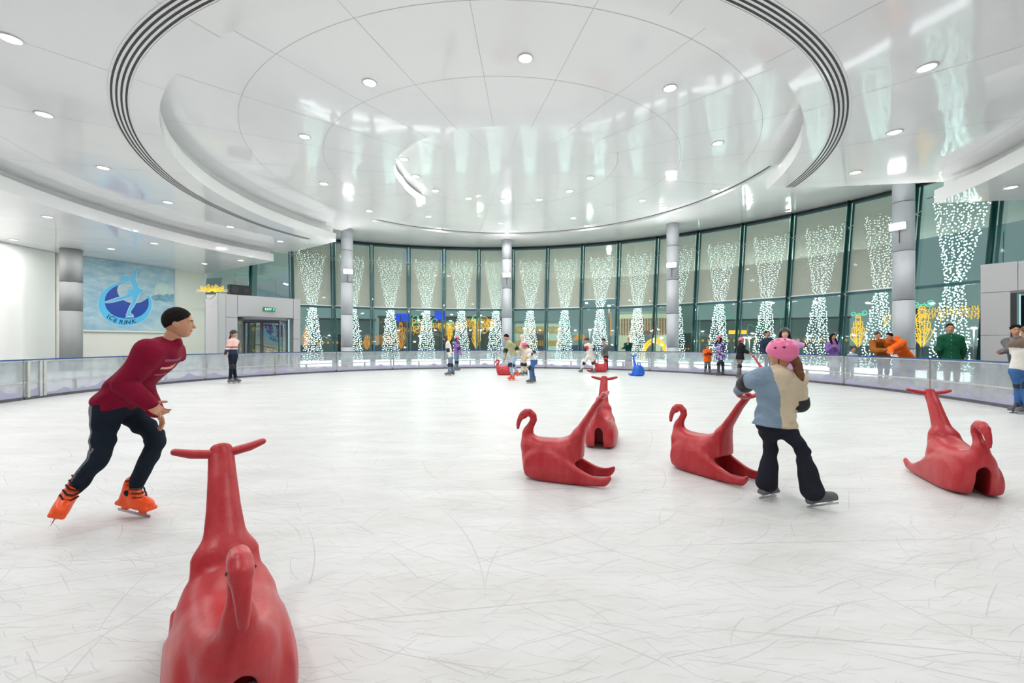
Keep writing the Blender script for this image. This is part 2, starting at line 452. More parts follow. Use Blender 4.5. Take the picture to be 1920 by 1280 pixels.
# ---- recessed downlights: rings concentric with the ceiling
def downlight_proto():
    r = empty('ceiling_downlight')
    m = MB(); m.lathe([(.125, 0), (.16, -.004), (.165, -.018), (.14, -.022), (.125, -.01)], n=28, cap=False); m.build('rim', M_LAMPRIM, r, True)
    m = MB(); m.lathe([(.0, -.006), (.128, -.006), (.128, -.002)], n=28, cap=False); m.build('lens', M_LAMP, r)
    return r
DL = downlight_proto(); dl_first = [True]
ORD = ['first', 'second', 'third', 'fourth', 'fifth', 'sixth', 'seventh', 'eighth', 'ninth', 'tenth', 'eleventh', 'twelfth', 'thirteenth', 'fourteenth']
ring_no = {}
def downlight(r, deg, z, ringname, label, w=1.0):
    k = ring_no.get(ringname, 0); ring_no[ringname] = k + 1; label = ORD[k] + ' ' + label
    p = pol(CC, r, deg, z)
    o = DL if dl_first[0] else copy_tree(DL); dl_first[0] = False
    o.location = p
    tag(o, label, 'ceiling light', ringname)
    ld = bpy.data.lights.new('downlight_beam', 'AREA'); ld.shape = 'DISK'; ld.size = .26; ld.energy = LAMP_W * w
    ld.color = (1.0, .985, .96)
    lo = bpy.data.objects.new('lamp_beam', ld); lo.location = (0, 0, -.03); link(lo); lo.parent = o
RING_A = [(6.9, 149), (6.5, 176.6), (6.3, 209.7), (6.26, 243), (6.41, 275.1), (6.62, 305.7), (6.79, 336.3)]
for r, a in RING_A: downlight(r, a, ZA, 'downlights of the inner ceiling ring', 'downlight from the left in the innermost lowered ceiling ring')
RING_B = [(12.5, 152), (12.2, 164.5), (11.87, 179.6), (11.67, 194.3), (11.42, 210), (11.26, 225.4), (11.1, 241), (11, 257), (10.9, 273), (10.8, 288), (10.7, 302.5), (10.67, 316.9), (10.55, 332.2), (10.63, 346.1)]
for r, a in RING_B: downlight(r, a, ZB, 'downlights of the slotted ceiling ring', 'downlight outside the slotted air vent, counted from the far left end')
RING_C = [(15.7, 152.2), (15.62, 167), (15.62, 181.4), (15.5, 195), (15.4, 210), (15.3, 225), (15.2, 242), (15.0, 262), (15.0, 282), (14.9, 302), (14.7, 318), (14.5, 333), (14.51, 347.5)]
for r, a in RING_C: downlight(r, a, ZC, 'downlights of the lowest ceiling', 'downlight along the edge of the lowest ceiling, counted from the far left end', 2.0)
for r, a in [(18.4, 153.4), (18.66, 165.8), (18.6, 180), (18.6, 193), (18.6, 206), (20.8, 172), (20.8, 183)]: downlight(r, a, ZC, 'downlights near the mural wall', 'downlight of the partly added row over the left wall, counted from the far end', 2.6)  # beyond the seen far pair, these are added to brighten the left wall
for k in range(12):
    downlight(3.3 + .1 * (k % 3), 14 + 25.7 * k if k < 13 else 0, ZD, 'downlights of the centre disc', 'small downlight of the central ceiling ring, counted anticlockwise from the right', .8)
for a in (123.6, 92.3, 60.7, 29.3): downlight(6.75, a, ZD, 'downlights of the far disc', 'downlight from the left on the far side of the upper disc')
for r, a in ((8.7, 140), (8.5, 115), (8.5, 90), (8.4, 60), (8.3, 30.3), (8.7, 14.2)): downlight(r, a, ZD, 'downlights at the far disc rim', 'downlight close to the far rim of the upper ceiling disc')
# ------------------------------------------------------------------ curved glass wall
def wp(deg, z, dr=0.0):
    return pol(GC, 17.6 + 1.25 * z / 7.4 + dr, deg, z)
STEP = 6.593
MUL = [117.67 - STEP * k for k in range(-1, 17)]        # mullion angles, left to right
Z_TR = 3.42                                              # transom height
M_BLIND = bpy.data.materials.new('roller_blind_mesh'); M_BLIND.use_nodes = True
nt = M_BLIND.node_tree; nt.nodes.clear()
o_ = nt.nodes.new('ShaderNodeOutputMaterial'); d_ = nt.nodes.new('ShaderNodeBsdfDiffuse'); t_ = nt.nodes.new('ShaderNodeBsdfTransparent'); x_ = nt.nodes.new('ShaderNodeMixShader')
d_.inputs[0].default_value = lin((190, 192, 176)); x_.inputs[0].default_value = .75
nt.links.new(t_.outputs[0], x_.inputs[1]); nt.links.new(d_.outputs[0], x_.inputs[2]); nt.links.new(x_.outputs[0], o_.inputs[0])
M_TEALFRAME = mat('teal_painted_frame', (62, 104, 108), .35, metal=.3)

def fin_and_posts(root, deg, lo, back):
    """the glass fin, the steel post and two spider fittings of one mullion; placed about root origin"""
    O = Vector(back)
    f = MB()
    rad_ = Vector((math.cos(math.radians(deg)), math.sin(math.radians(deg)), 0)); tan = Vector((-rad_.y, rad_.x, 0))
    a0 = wp(deg, FLOOR_Z, -.42) - O; a1 = wp(deg, 7.35, -.42) - O; b0 = wp(deg, FLOOR_Z, -.06) - O; b1 = wp(deg, 7.35, -.06) - O
    f.hexa([a0 - tan * .012, a0 + tan * .012, b0 + tan * .012, b0 - tan * .012], [a1 - tan * .012, a1 + tan * .012, b1 + tan * .012, b1 - tan * .012])
    f.build('glass_fin', M_FIN, root)
    p = MB()
    for s in (-.09, .09):
        q0 = wp(deg, FLOOR_Z, -.05) - O + tan * s; q1 = wp(deg, 7.38, -.05) - O + tan * s
        p.beam(q0, q1, .07, .06, up=rad_)
    p.build('mullion', M_TEALFRAME, root)
    for z in (Z_TR, 6.2):
        s = MB(); c = wp(deg, z, -.14) - O
        for i in (-1, 1):
            for j in (-1, 1):
                s.tube([c, c + tan * .11 * i + Vector((0, 0, .09 * j)) + rad_ * .08], .018, 6)
                s.ball(c + tan * .11 * i + Vector((0, 0, .09 * j)) + rad_ * .08, .03, 4)
        s.box(c, (.07, .07, .07)); s.build('spider_fitting', M_STEEL, root)

for k in range(len(MUL) - 1):
    a, b = MUL[k], MUL[k + 1]
    O = wp((a + b) / 2, FLOOR_Z); root = empty('window_%d' % (k + 1), O); tag(root, kind='structure')
    for nm, z0, z1 in (('lower_pane', FLOOR_Z, Z_TR), ('upper_pane', Z_TR, 7.38)):
        m = MB(); q = [wp(a, z0) - O, wp(b, z0) - O, wp(b, z1) - O, wp(a, z1) - O]
        nn = (q[1] - q[0]).cross(q[3] - q[0]).normalized() * .012
        m.hexa(q, [p + nn for p in q]); m.build(nm, M_WIN, root)
    m = MB(); m.beam(wp(a, Z_TR, -.05) - O, wp(b, Z_TR, -.05) - O, .07, .11); m.build('transom', M_TEALFRAME, root)
    m = MB(); m.beam(wp(a, 7.33, -.06) - O, wp(b, 7.33, -.06) - O, .09, .12); m.build('head_rail', M_DARK, root)
    m = MB(); m.beam(wp(a, FLOOR_Z + .05, -.04) - O, wp(b, FLOOR_Z + .05, -.04) - O, .12, .1); m.build('sill_rail', M_STEEL, root)
    fin_and_posts(root, a, None, O)
    if k == len(MUL) - 2: fin_and_posts(root, b, None, O)

# glass wing running left from the curved wall, above and behind the entrance
W0 = wp(MUL[0], 0); W1 = Vector((-19.3, 26.6, 0))
def wing(t, z):
    p = W0.lerp(W1, t); n = Vector((-.39, .92, 0)); return Vector((p.x, p.y, 0)) + n * (1.25 * z / 7.4) + Vector((0, 0, z))
root = empty('window_%d' % (len(MUL)), wing(.4, FLOOR_Z)); tag(root, kind='structure'); O = root.location.copy()
for t0, t1 in ((0, .46), (.46, 1)):
    for nm, z0, z1 in (('lower_pane', FLOOR_Z, Z_TR), ('upper_pane', Z_TR, 7.38)):
        m = MB(); q = [wing(t1, z0) - O, wing(t0, z0) - O, wing(t0, z1) - O, wing(t1, z1) - O]
        m.hexa(q, [p + Vector((.005, -.011, 0)) for p in q]); m.build(nm, M_WIN, root)
    m = MB(); m.beam(wing(t0, Z_TR) - O, wing(t1, Z_TR) - O, .07, .11); m.build('transom', M_TEALFRAME, root)
m = MB(); m.beam(wing(.46, FLOOR_Z) - O, wing(.46, 7.38) - O, .16, .1, up=(0, 1, 0)); m.build('mullion', M_TEALFRAME, root)
m = MB(); p0 = wing(.46, FLOOR_Z) - O; p1 = wing(.46, 7.38) - O; m.hexa([p0 + Vector((-.01, 0, 0)), p0 + Vector((.01, 0, 0)), p0 + Vector((.15, -.35, 0)), p0 + Vector((.13, -.35, 0))], [p1 + Vector((-.01, 0, 0)), p1 + Vector((.01, 0, 0)), p1 + Vector((.15, -.35, 0)), p1 + Vector((.13, -.35, 0))]); m.build('glass_fin', M_FIN, root)

# ---- roller blinds (inside) and hourglass curtains of string lights (outside)
BL = 16
blinds_bottom = {7: 3.42, 8: 3.44, 9: 3.98, 10: 3.46}
where_b = ['leftmost, beside the entrance canopy', 'second from the left, partly behind the left free-standing column', 'third from the left', 'fourth from the left', 'fifth from the left', 'sixth from the left, left of the centre column',
           'seventh from the left, just right of the centre column', 'eighth from the left', 'ninth from the left, raised a little higher than its neighbours', 'tenth from the left', 'eleventh from the left, behind the column right of centre', 'twelfth from the left', 'thirteenth from the left', 'fourteenth from the left', 'last one on the right, beside the big right column', '']
for k in range(15):
    a, b = MUL[k], MUL[k + 1]; mid = (a + b) / 2
    zb = 3.5 if k != 8 else 3.95
    O = wp(mid, zb, -.16)
    root = empty('roller_blind', O)
    tag(root, 'pale grey-green roller blind, ' + where_b[k], 'blind', 'roller blinds on the curved glass wall')
    tan = (wp(a, 5) - wp(b, 5)).normalized(); hw = .92
    m = MB(); N = 10
    top = wp(mid, 7.22, -.16) - O; bot = Vector((0, 0, 0))
    rows = []
    for j in range(N + 1):
        t = j / N; c = bot.lerp(top, t); rows.append([c + tan * hw * s for s in (1, .5, 0, -.5, -1)])
    vs = [p for r_ in rows for p in r_]; off = Vector((math.cos(math.radians(mid)), math.sin(math.radians(mid)), 0)) * -.004
    fs = [(j * 5 + i, j * 5 + i + 1, (j + 1) * 5 + i + 1, (j + 1) * 5 + i) for j in range(N) for i in range(4)]
    m.add(vs, fs)
    m.build('fabric', M_BLIND, root)
    m = MB(); m.beam(tan * hw, tan * -hw, .03, .05); m.build('bottom_bar', M_LAMPRIM, root)
    m = MB(); m.tube([top + tan * (hw + .03), top - tan * (hw + .03)], .05, 10); m.build('roller', M_TEALFRAME, root)

def light_curtain_proto():
    """hourglass curtain of string lights, local x across, y out, z up"""
    rnd = random.Random(5)
    r = empty('light_curtain')
    NS = 17
    for i in range(NS):
        u = -1 + 2 * i / (NS - 1) + rnd.uniform(-.03, .03); ph = rnd.uniform(0, 6.28); dy = rnd.uniform(-.16, .16)
        def X(z):
            if z > 3.55: t = (z - 3.55) / (6.7 - 3.55); h = .21 + (.76 - .21) * (t ** .95)
            elif z > 3.2: h = .21
            else: t = (3.2 - z) / 2.9; h = .21 + (.56 - .21) * t ** .9
            return u * h + .012 * math.sin(z * 7 + ph)
        m = MB(); z = .3 + rnd.uniform(0, .05); pts = []; ztop = 6.62 + .1 * math.sin(i * 1.3)
        while z < ztop:
            m.mi = 1; s = .0185 * rnd.uniform(.8, 1.15); c = Vector((X(z) + rnd.uniform(-.045, .045), dy + rnd.uniform(-.02, .02), z))
            vs = [c + Vector(d) * s for d in ((1, 0, 0), (0, 1, 0), (-1, 0, 0), (0, -1, 0), (0, 0, 1.25), (0, 0, -1.25))]
            m.mi = 2 if rnd.random() < .12 else 1
            m.add(vs, [(0, 1, 4), (1, 2, 4), (2, 3, 4), (3, 0, 4), (1, 0, 5), (2, 1, 5), (3, 2, 5), (0, 3, 5)])
            z += rnd.uniform(.085, .15)
        m.mi = 0
        pts = [Vector((X(zz), dy, zz)) for zz in [.25, 1.2, 2.2, 3.2, 3.5, 4.2, 5, 5.9, ztop]]
        m.tube(pts, .0025, 3, close=False)
        m.build('light_string', [M_WIRE, M_BULB, M_WARM], r)
    m = MB(); m.tube([(-.9, 0, 6.68), (.9, 0, 6.68)], .015, 6); m.build('hanging_rod', M_DARK, r)
    return r
LC = light_curtain_proto()
lc_where = ['behind the leftmost blind', 'half behind the left free-standing column', 'behind the third blind from the left', 'behind the fourth blind from the left', 'behind the fifth blind from the left', 'just left of the centre column',
            'just right of the centre column', 'behind the eighth blind from the left', 'behind the raised ninth blind', 'behind the tenth blind', 'half behind the column right of centre', 'behind the twelfth blind', 'behind the thirteenth blind', 'behind the fourteenth blind', 'behind the last blind on the right', 'bright and uncovered, right of the thick column']
for k in range(16):
    mid = (MUL[k] + MUL[k + 1]) / 2
    o = LC if k == 0 else copy_tree(LC)
    p = wp(mid, .3, .28); tp = wp(mid, 6.7, .28)
    o.location = (p.x, p.y, 0)
    lean = math.atan2((tp - p).xy.length, 6.4)
    if k == 15: o.scale = (1.12, 1, 1.04)
    o.rotation_euler = (-lean, 0, math.radians(mid - 90)) 
    tag(o, 'tall hourglass curtain of cool white string lights, ' + lc_where[k], 'string lights', 'string light curtains outside the glass wall')

# glowing strips along the foot of the glass
for k in range(len(MUL) - 1):
    a, b = MUL[k], MUL[k + 1]
    m = MB(); p = wp(a, FLOOR_Z + .12, -.3); q = wp(b, FLOOR_Z + .12, -.3); c = (p + q) / 2
    d = (q - p).normalized(); p += d * .15; q -= d * .15
    root = empty('floor_light', Vector((c.x, c.y, FLOOR_Z))); O = root.location
    tag(root, 'white light strip at the foot of the glass' + (', ' + lc_where[k].replace('half ', '').replace('behind', 'below').split(',')[0] if k < 16 else ' behind the right entrance'), 'floor light', 'floor lights along the glass wall')
    m.beam(p - O + Vector((0, 0, .06)), q - O + Vector((0, 0, .06)), .1, .3); m.build('tube', M_STRIP, root)
    m = MB(); m.beam(p - O - Vector((0, 0, .12)), q - O - Vector((0, 0, .12)), .16, .04); m.build('base', M_LAMPRIM, root)

# ------------------------------------------------------------------ columns with floodlights
M_COLJ = mat('column_joint', (70, 74, 78), .5)
def column(x, y, r, top, label, joints=(1.2, 2.88, 4.57, 6.26)):
    root = empty('column', (x, y, FLOOR_Z)); tag(root, label, 'column', 'steel columns of the hall')
    zs = [FLOOR_Z] + [j for j in joints if j < top - .1] + [top]
    for z0, z1 in zip(zs, zs[1:]):
        m = MB(); m.lathe([(r, z0 + .012 - FLOOR_Z), (r, z1 - .012 - FLOOR_Z)], n=40); m.build('shaft_section', M_STEEL, root, True)
    m = MB()
    m.lathe([(r - .015, .005), (r - .015, top - FLOOR_Z)], n=40); m.build('core', M_COLJ, root, True)
    return root
def flat_caps(): pass
column(-.3, 24.9, .29, ZF, 'round steel-clad column at the centre of the far window wall')
column(8.1, 21.5, .3, ZF, 'round steel-clad column right of centre behind the whale sled')
column(13.58, 14.8, .3, ZF, 'thick steel-clad column at the right, behind the two men leaning on the rail')
column(-8.7, 22.5, .3, ZF, 'round steel-clad column left of centre, right of the revolving door')
M_STEEL_ = M_STEEL; M_STEEL = mat('dull_column_steel', (140, 144, 144), .65, metal=.05)
column(-20.35, 19.7, .385, ZC + .02, 'dark steel column at the left edge of the ice mural', joints=(2.88, 4.2)); M_STEEL = M_STEEL_

def floodlight(x, y, z, aim, label):
    root = empty('floodlight', (x, y, z)); rz = math.atan2(aim[1] - y, aim[0] - x) - math.pi / 2
    root.rotation_euler = (0, 0, rz)      # local +y faces the rink
    tag(root, label, 'floodlight', 'floodlights on the columns')
    m = MB(); m.box((0, .05, 0), (.46, .1, .26)); m.build('housing', M_STEEL, root)
    for i in range(3):
        m = MB(); m.box(((i - 1) * .145, .106, 0), (.125, .016, .2)); m.build('lens', M_FLOOD, root)
    m = MB(); m.box((0, -.03, -.02), (.06, .12, .08)); m.tube([(0, -.06, -.04), (0, -.06, -.55)], .012, 6); m.build('bracket', M_DARK, root)
    ld = bpy.data.lights.new('floodlight_beam', 'AREA'); ld.shape = 'RECTANGLE'; ld.size = .42; ld.size_y = .2; ld.energy = FLOOD_W; ld.color = (1, .99, .97)
    lo = bpy.data.objects.new('lamp_beam', ld); lo.location = (0, .13, 0); lo.rotation_euler = (math.radians(112), 0, 0); link(lo); lo.parent = root
def flood_on(cx, cy, r, z, ang_to, label):
    v = Vector((ang_to[0] - cx, ang_to[1] - cy)).normalized()
    floodlight(cx + v.x * (r + .09), cy + v.y * (r + .09), z, ang_to, label)
flood_on(-.3, 24.9, .29, 5.3, (-.6, 8), 'bright white floodlight on the centre column')
flood_on(8.1, 21.5, .3, 5.25, (1, 8), 'bright white floodlight on the column right of centre')
flood_on(13.58, 14.8, .3, 5.38, (3, 9), 'bright white floodlight on the thick right column')
flood_on(-8.7, 22.5, .3, 5.1, (-1.2, 8), 'bright white floodlight on the column left of centre')

# ------------------------------------------------------------------ left wall with the mural
def vwall(name, pts, z0, z1, m_, th=.12, kind='structure', parent=None):
    m = MB()
    for p, q in zip(pts, pts[1:]):
        p = Vector((p[0], p[1], 0)); q = Vector((q[0], q[1], 0)); d = (q - p).normalized(); nrm = Vector((-d.y, d.x, 0)) * th
        m.hexa([p + Vector((0, 0, z0)), q + Vector((0, 0, z0)), q + nrm + Vector((0, 0, z0)), p + nrm + Vector((0, 0, z0))],
               [p + Vector((0, 0, z1)), q + Vector((0, 0, z1)), q + nrm + Vector((0, 0, z1)), p + nrm + Vector((0, 0, z1))])
    return tag(m.build(name, m_, parent), kind=kind)
vwall('wall_left', [(-22.3, 8), (-22.3, 20.35), (-21.7, 20.6), (-19.15, 26.6)], 0, ZC + .02, M_CREAM)
vwall('wall_left', [(-22.26, 8), (-22.3, 20.3)], 0.1, ZC, M_CREAM, .02)
# raised white boards
for (y0, y1, lab) in ((12.6, 18.05, 'large plain white wall board at the left edge, left of the thin seam'), (18.12, 20.42, 'large plain white wall board left of the dark steel column')):
    m = MB(); m.box((-21.98, (y0 + y1) / 2, (FLOOR_Z + .5 + ZC) / 2), (.22, y1 - y0, ZC - FLOOR_Z - .52))
    tag(m.build('wall_board', M_WHITE), lab, 'wall board', 'white boards on the left wall')
WD = Vector((2.55, 6.0, 0)).normalized(); WN = Vector((WD.y, -WD.x, 0)); WB = Vector((-21.7, 20.6, 0)) + WN * .05
def on_mural(px, py, off=0.0):
    d = Vector(((px - 960) / 800.0, 1, (643 - py) / 800.0)); o = Vector((0, 0, EYE))
    base = WB + WN * off
    t = (base - o).dot(WN) / d.dot(WN); return o + d * t
q = [on_mural(153.5, 620), on_mural(328, 620), on_mural(328, 600), on_mural(153.5, 600)]
s0 = (q[0] - WB).dot(WD); s1 = (q[1] - WB).dot(WD); ztop = ZC - .01; zbot = 2.02
def mur(s, z, off=0): return Vector((WB.x, WB.y, 0)) + WD * s + WN * off + Vector((0, 0, z))
M_MURAL = mat('ice_water_photo_print', (158, 186, 196), .5)
nt = M_MURAL.node_tree; N_ = nt.nodes; L_ = nt.links; b_ = N_['Principled BSDF']
tcn = N_.new('ShaderNodeTexCoord'); n1 = N_.new('ShaderNodeTexNoise'); n1.inputs['Scale'].default_value = 1.1; n1.inputs['Detail'].default_value = 9; n1.inputs['Roughness'].default_value = .68
mp_ = N_.new('ShaderNodeMapping'); mp_.inputs['Scale'].default_value = (1, 1, 2.2); L_.new(tcn.outputs['Object'], mp_.inputs[0]); L_.new(mp_.outputs[0], n1.inputs['Vector'])
r1 = N_.new('ShaderNodeValToRGB'); L_.new(n1.outputs['Fac'], r1.inputs[0])
e = r1.color_ramp.elements; e[0].position = .3; e[0].color = lin((120, 164, 190)); e[1].position = .72; e[1].color = lin((196, 212, 214))
k_ = e.new(.5); k_.color = lin((158, 188, 202)); L_.new(r1.outputs[0], b_.inputs['Base Color'])
mural = empty('mural', mur((s0 + s1) / 2, zbot)); MO = mural.location.copy()
tag(mural, 'large pale blue ice mural with a blue skater logo reading ICE RINK', 'mural')
def mplate(pts, off, m_, name, th=.004):
    mbb = MB(); a = [p - MO + WN * off for p in pts]; n0 = len(a)
    mbb.add(a + [p - WN * th for p in a], [list(range(n0)), list(range(n0, 2 * n0))[::-1]] + [(i, (i + 1) % n0, n0 + (i + 1) % n0, n0 + i) for i in range(n0)])
    return mbb.build(name, m_, mural)
mplate([mur(s0, zbot), mur(s1, zbot), mur(s1, ztop), mur(s0, ztop)], .03, M_MURAL, 'print', .03)
m = MB()
for p, q in ((mur(s0, zbot), mur(s1, zbot)), (mur(s1, zbot), mur(s1, ztop))):
    m.beam(p - MO + WN * .035, q - MO + WN * .035, .07, .07)
m.build('frame', M_CREAM, mural)
def zp(x, y): return on_mural(150 + x * .14066, 470 + y * .14066, .03)
M_LB = mat('logo_sky_blue', (84, 184, 228), .4); M_DB = mat('logo_royal_blue', (28, 64, 158), .4); M_PALE = mat('logo_pale_outline', (196, 208, 216), .5); M_NAVY = mat('logo_navy_text', (20, 34, 84), .4)
M_ICEB = mat('pale_iceberg_print', (186, 204, 200), .5, var=(3, .08)); M_SEA = mat('teal_water_print', (112, 158, 178), .5, var=(5, .3))
def ell(cx, cy, rx, ry, a0=0, a1=360, n=48, rot=0):
    o = []
    for i in range(n):
        t = math.radians(a0 + (a1 - a0) * i / (n - (0 if a1 - a0 == 360 else 1))); x = rx * math.cos(t); y = ry * math.sin(t); c, s = math.cos(rot), math.sin(rot)
        o.append((cx + x * c - y * s, cy + x * s + y * c))
    return o
def plate(p2, off, m_, name): return mplate([zp(*p) for p in p2], off, m_, name, .002)
plate(smooth_poly([(985, 560), (1000, 470), (1060, 425), (1130, 430), (1170, 470), (1255, 500), (1255, 600), (1090, 620), (1010, 600)], 2), .003, M_ICEB, 'iceberg')
plate(smooth_poly([(940, 610), (1000, 590), (1060, 575), (1110, 598), (1160, 570), (1200, 590), (1250, 565), (1256, 690), (1190, 676), (1150, 690), (1060, 660), (1000, 668), (960, 640)], 1), .004, M_SEA, 'water_patch')
def crescent(g):
    o = [(500, 432 - g), (430, 452 - g), (350, 498 - g), (285, 565), (245 - g, 650), (240 - g, 730), (262 - g, 810), (310 - g, 880), (380, 940 + g), (470, 980 + g), (570, 998 + g), (680, 994 + g), (780, 968 + g), (860, 920 + g), (920 + g, 850), (952 + g, 770), (958 + g, 690), (940 + g, 630), (908, 582 - g)]
    return o
inner = [(885, 640), (840, 672), (790, 692), (735, 700), (670, 694), (610, 676), (560, 645), (515, 600), (495, 550), (492, 510), (515, 462)]
plate(smooth_poly(crescent(8) + [(885, 640 - 6), (840, 666), (790, 686), (735, 694), (670, 688), (610, 670), (560, 640), (520, 600), (500, 550), (498, 510), (585, 432)], 2), .006, M_PALE, 'logo_outline')
plate(smooth_poly(crescent(0) + inner, 2), .010, M_LB, 'logo_crescent')
plate(smooth_poly([(515, 462), (455, 480), (395, 525), (350, 580), (330, 640), (330, 710), (350, 770), (400, 830), (460, 870), (540, 896), (640, 905), (740, 895), (820, 860), (875, 810), (908, 750), (916, 690), (905, 625)] + inner, 2), .014, M_DB, 'logo_inner')
plate([(490, 430), (530, 422), (582, 430), (540, 455), (515, 462), (500, 445)], .0145, M_LB, 'logo_ponytail')
fig = [(700, 268), (672, 235), (665, 215), (690, 215), (684, 235), (722, 275), (738, 270), (752, 232), (790, 228), (764, 250), (752, 290), (742, 350), (735, 385), (770, 430), (778, 500), (862, 525), (800, 570), (776, 590), (750, 665), (720, 730), (668, 800), (664, 830), (712, 862), (700, 872), (608, 872), (634, 815), (650, 765), (690, 700), (703, 600), (640, 628), (520, 660), (400, 690), (330, 692), (335, 680), (400, 664), (500, 625), (600, 600), (655, 560), (612, 530), (700, 508), (712, 490), (665, 410), (655, 385), (700, 350), (712, 300)]
def grow(pts, g):
    o = []; n0 = len(pts)
    for i in range(n0):
        a = Vector(pts[i - 1]); b = Vector(pts[i]); c = Vector(pts[(i + 1) % n0])
        e1 = (b - a).normalized(); e2 = (c - b).normalized(); nn = Vector((e1.y + e2.y, -(e1.x + e2.x)))
        if nn.length < 1e-3: nn = Vector((e1.y, -e1.x))
        o.append(tuple(b + nn.normalized() * g))
    return o
area = sum(fig[i - 1][0] * fig[i][1] - fig[i][0] * fig[i - 1][1] for i in range(len(fig)))
plate(smooth_poly(grow(fig, 9 if area > 0 else -9), 1), .018, M_PALE, 'logo_skater_outline')
plate(ell(606, 376, 60, 54), .0185, M_PALE, 'logo_head_outline')
plate(smooth_poly(fig, 1), .022, M_LB, 'logo_skater')
plate(ell(604, 376, 52, 46), .0225, M_LB, 'logo_head')
plate([(648, 365), (690, 345), (700, 395), (655, 400)], .0226, M_LB, 'logo_neck')
plate([(600, 880), (715, 876), (715, 886), (600, 890)], .019, M_PALE, 'logo_blade')
# lettering
DEPS = None
def text_mesh(s, size, ext=.003, shear=0.0):
    cu = bpy.data.curves.new('text', 'FONT'); cu.body = s; cu.size = size; cu.extrude = ext; cu.align_x = 'CENTER'; cu.shear = shear; cu.resolution_u = 3; cu.offset = size * .012
    ob = bpy.data.objects.new('text', cu); link(ob)
    dg = bpy.context.evaluated_depsgraph_get(); me = bpy.data.meshes.new_from_object(ob.evaluated_get(dg))
    bpy.data.objects.remove(ob); return me
letters = [('I', 357, 868, 20), ('C', 403, 893, 19), ('E', 455, 925, 16), ('R', 540, 946, 4), ('I', 592, 953, 0), ('N', 640, 950, -5), ('K', 718, 937, -14)]
for ch, x, y, rot in letters:
    me = text_mesh(ch, .30, .002, .15); me.materials.append(M_NAVY)
    c = on_mural(150 + x * .14066, 470 + (y + 26) * .14066, .03) - MO + WN * .016
    a = math.radians(-rot); up = Vector((0, 0, 1)); ux = WD * math.cos(a) + up * math.sin(a); uy = -WD * math.sin(a) + up * math.cos(a)
    ob = bpy.data.objects.new('logo_letter', me); link(ob); ob.parent = mural
    Mx = Matrix((ux, uy, WN)).transposed().to_4x4(); Mx.translation = c; ob.matrix_local = Mx

# ------------------------------------------------------------------ entrance with the revolving door (left)
PZ = 3.66
PA = Vector((-13.15, 19.6, 0)); PB = Vector((-10.9, 21.95, 0)); PD = (PB - PA).normalized(); PN = Vector((-PD.y, PD.x, 0))   # PN points outwards
PL = (PB - PA).length
ent = empty('entrance_lobby', PA.lerp(PB, .5) + Vector((0, 0, FLOOR_Z))); EO = ent.location.copy()
tag(ent, 'grey clad entrance lobby with green EXIT sign around the revolving door', 'entrance')
def ep(s, d, z): return PA + PD * s + PN * d + Vector((0, 0, z)) - EO
def clad(s0, s1, z0, z1, d0=0.0, d1=.15, m_=M_GREYWALL, nm='cladding_panel'):
    m = MB(); g = .008
    m.hexa([ep(s0 + g, d0, z0 + g), ep(s1 - g, d0, z0 + g), ep(s1 - g, d1, z0 + g), ep(s0 + g, d1, z0 + g)], [ep(s0 + g, d0, z1 - g), ep(s1 - g, d0, z1 - g), ep(s1 - g, d1, z1 - g), ep(s0 + g, d1, z1 - g)])
    return m.build(nm, m_, ent)
oL, oR, oT = .47, 2.93, 2.66
for z0, z1 in ((FLOOR_Z, 1.4), (1.4, 2.6), (2.6, PZ)):
    clad(0, oL, z0, z1); 
for z0, z1 in ((FLOOR_Z, 1.6), (1.6, 2.6), (2.6, PZ)):
    clad(oR, PL + .02, z0, z1)
clad(oL, oR, oT, PZ)
clad(0, oL, FLOOR_Z, PZ, .15, .2, M_SLOT, 'backing'); clad(oR, PL, FLOOR_Z, PZ, .15, .2, M_SLOT, 'backing'); clad(oL, oR, oT, PZ, .15, .2, M_SLOT, 'backing')
clad(0, PL, PZ - .1, PZ - .02, .16, 2.6, nm='roof')
clad(0.01, .14, FLOOR_Z, PZ, .2, 2.6, nm='side_wall'); clad(PL - .13, PL, FLOOR_Z, PZ, .2, 2.2, nm='side_wall')
# left return and wing
m = MB()
for a, b in (((-13.3, 19.22), (-13.15, 19.6)), ((-14.3, 19.9), (-13.45, 19.75)), ((-13.45, 19.75), (-13.3, 19.22)), ((-14.3, 21.5), (-14.3, 19.9))):
    a = Vector((a[0], a[1], FLOOR_Z)) - EO; b = Vector((b[0], b[1], FLOOR_Z)) - EO; h = Vector((0, 0, PZ - FLOOR_Z)); d = (b - a).normalized(); nn = Vector((-d.y, d.x, 0)) * .05
    m.hexa([a, b, b + nn, a + nn], [a + h, b + h, b + nn + h, a + nn + h])
m.build('side_return', M_GREYWALL, ent)
# EXIT sign
ex = empty('exit_sign', Vector((0, 0, 0))); sgn = (Vector(((504 - 960) / 800., 1, 0)))
t_ = (PA).dot(PN) / sgn.dot(PN); pe = sgn * t_; sE = (pe - PA).dot(PD)
ex.location = PA + PD * sE - PN * .04 + Vector((0, 0, 3.05)); XO = ex.location.copy()
tag(ex, 'small green illuminated EXIT sign above the revolving door', 'sign')
M_EXIT = mat('green_exit_face', (10, 112, 78), .4, emis=(10, 120, 80), es=.35); M_EXTX = emit('exit_letters', (225, 255, 240), 1.2)
m = MB(); h = [(-.26, -.09), (.26, -.09), (.26, .09), (-.26, .09)]
m.hexa([PD * a - PN * .03 + Vector((0, 0, b)) for a, b in h], [PD * a + PN * .03 + Vector((0, 0, b)) for a, b in h]); m.build('face', M_EXIT, ex)
me = text_mesh('EXIT', .15, .004); me.materials.append(M_EXTX); ob = bpy.data.objects.new('lettering', me); link(ob); ob.parent = ex
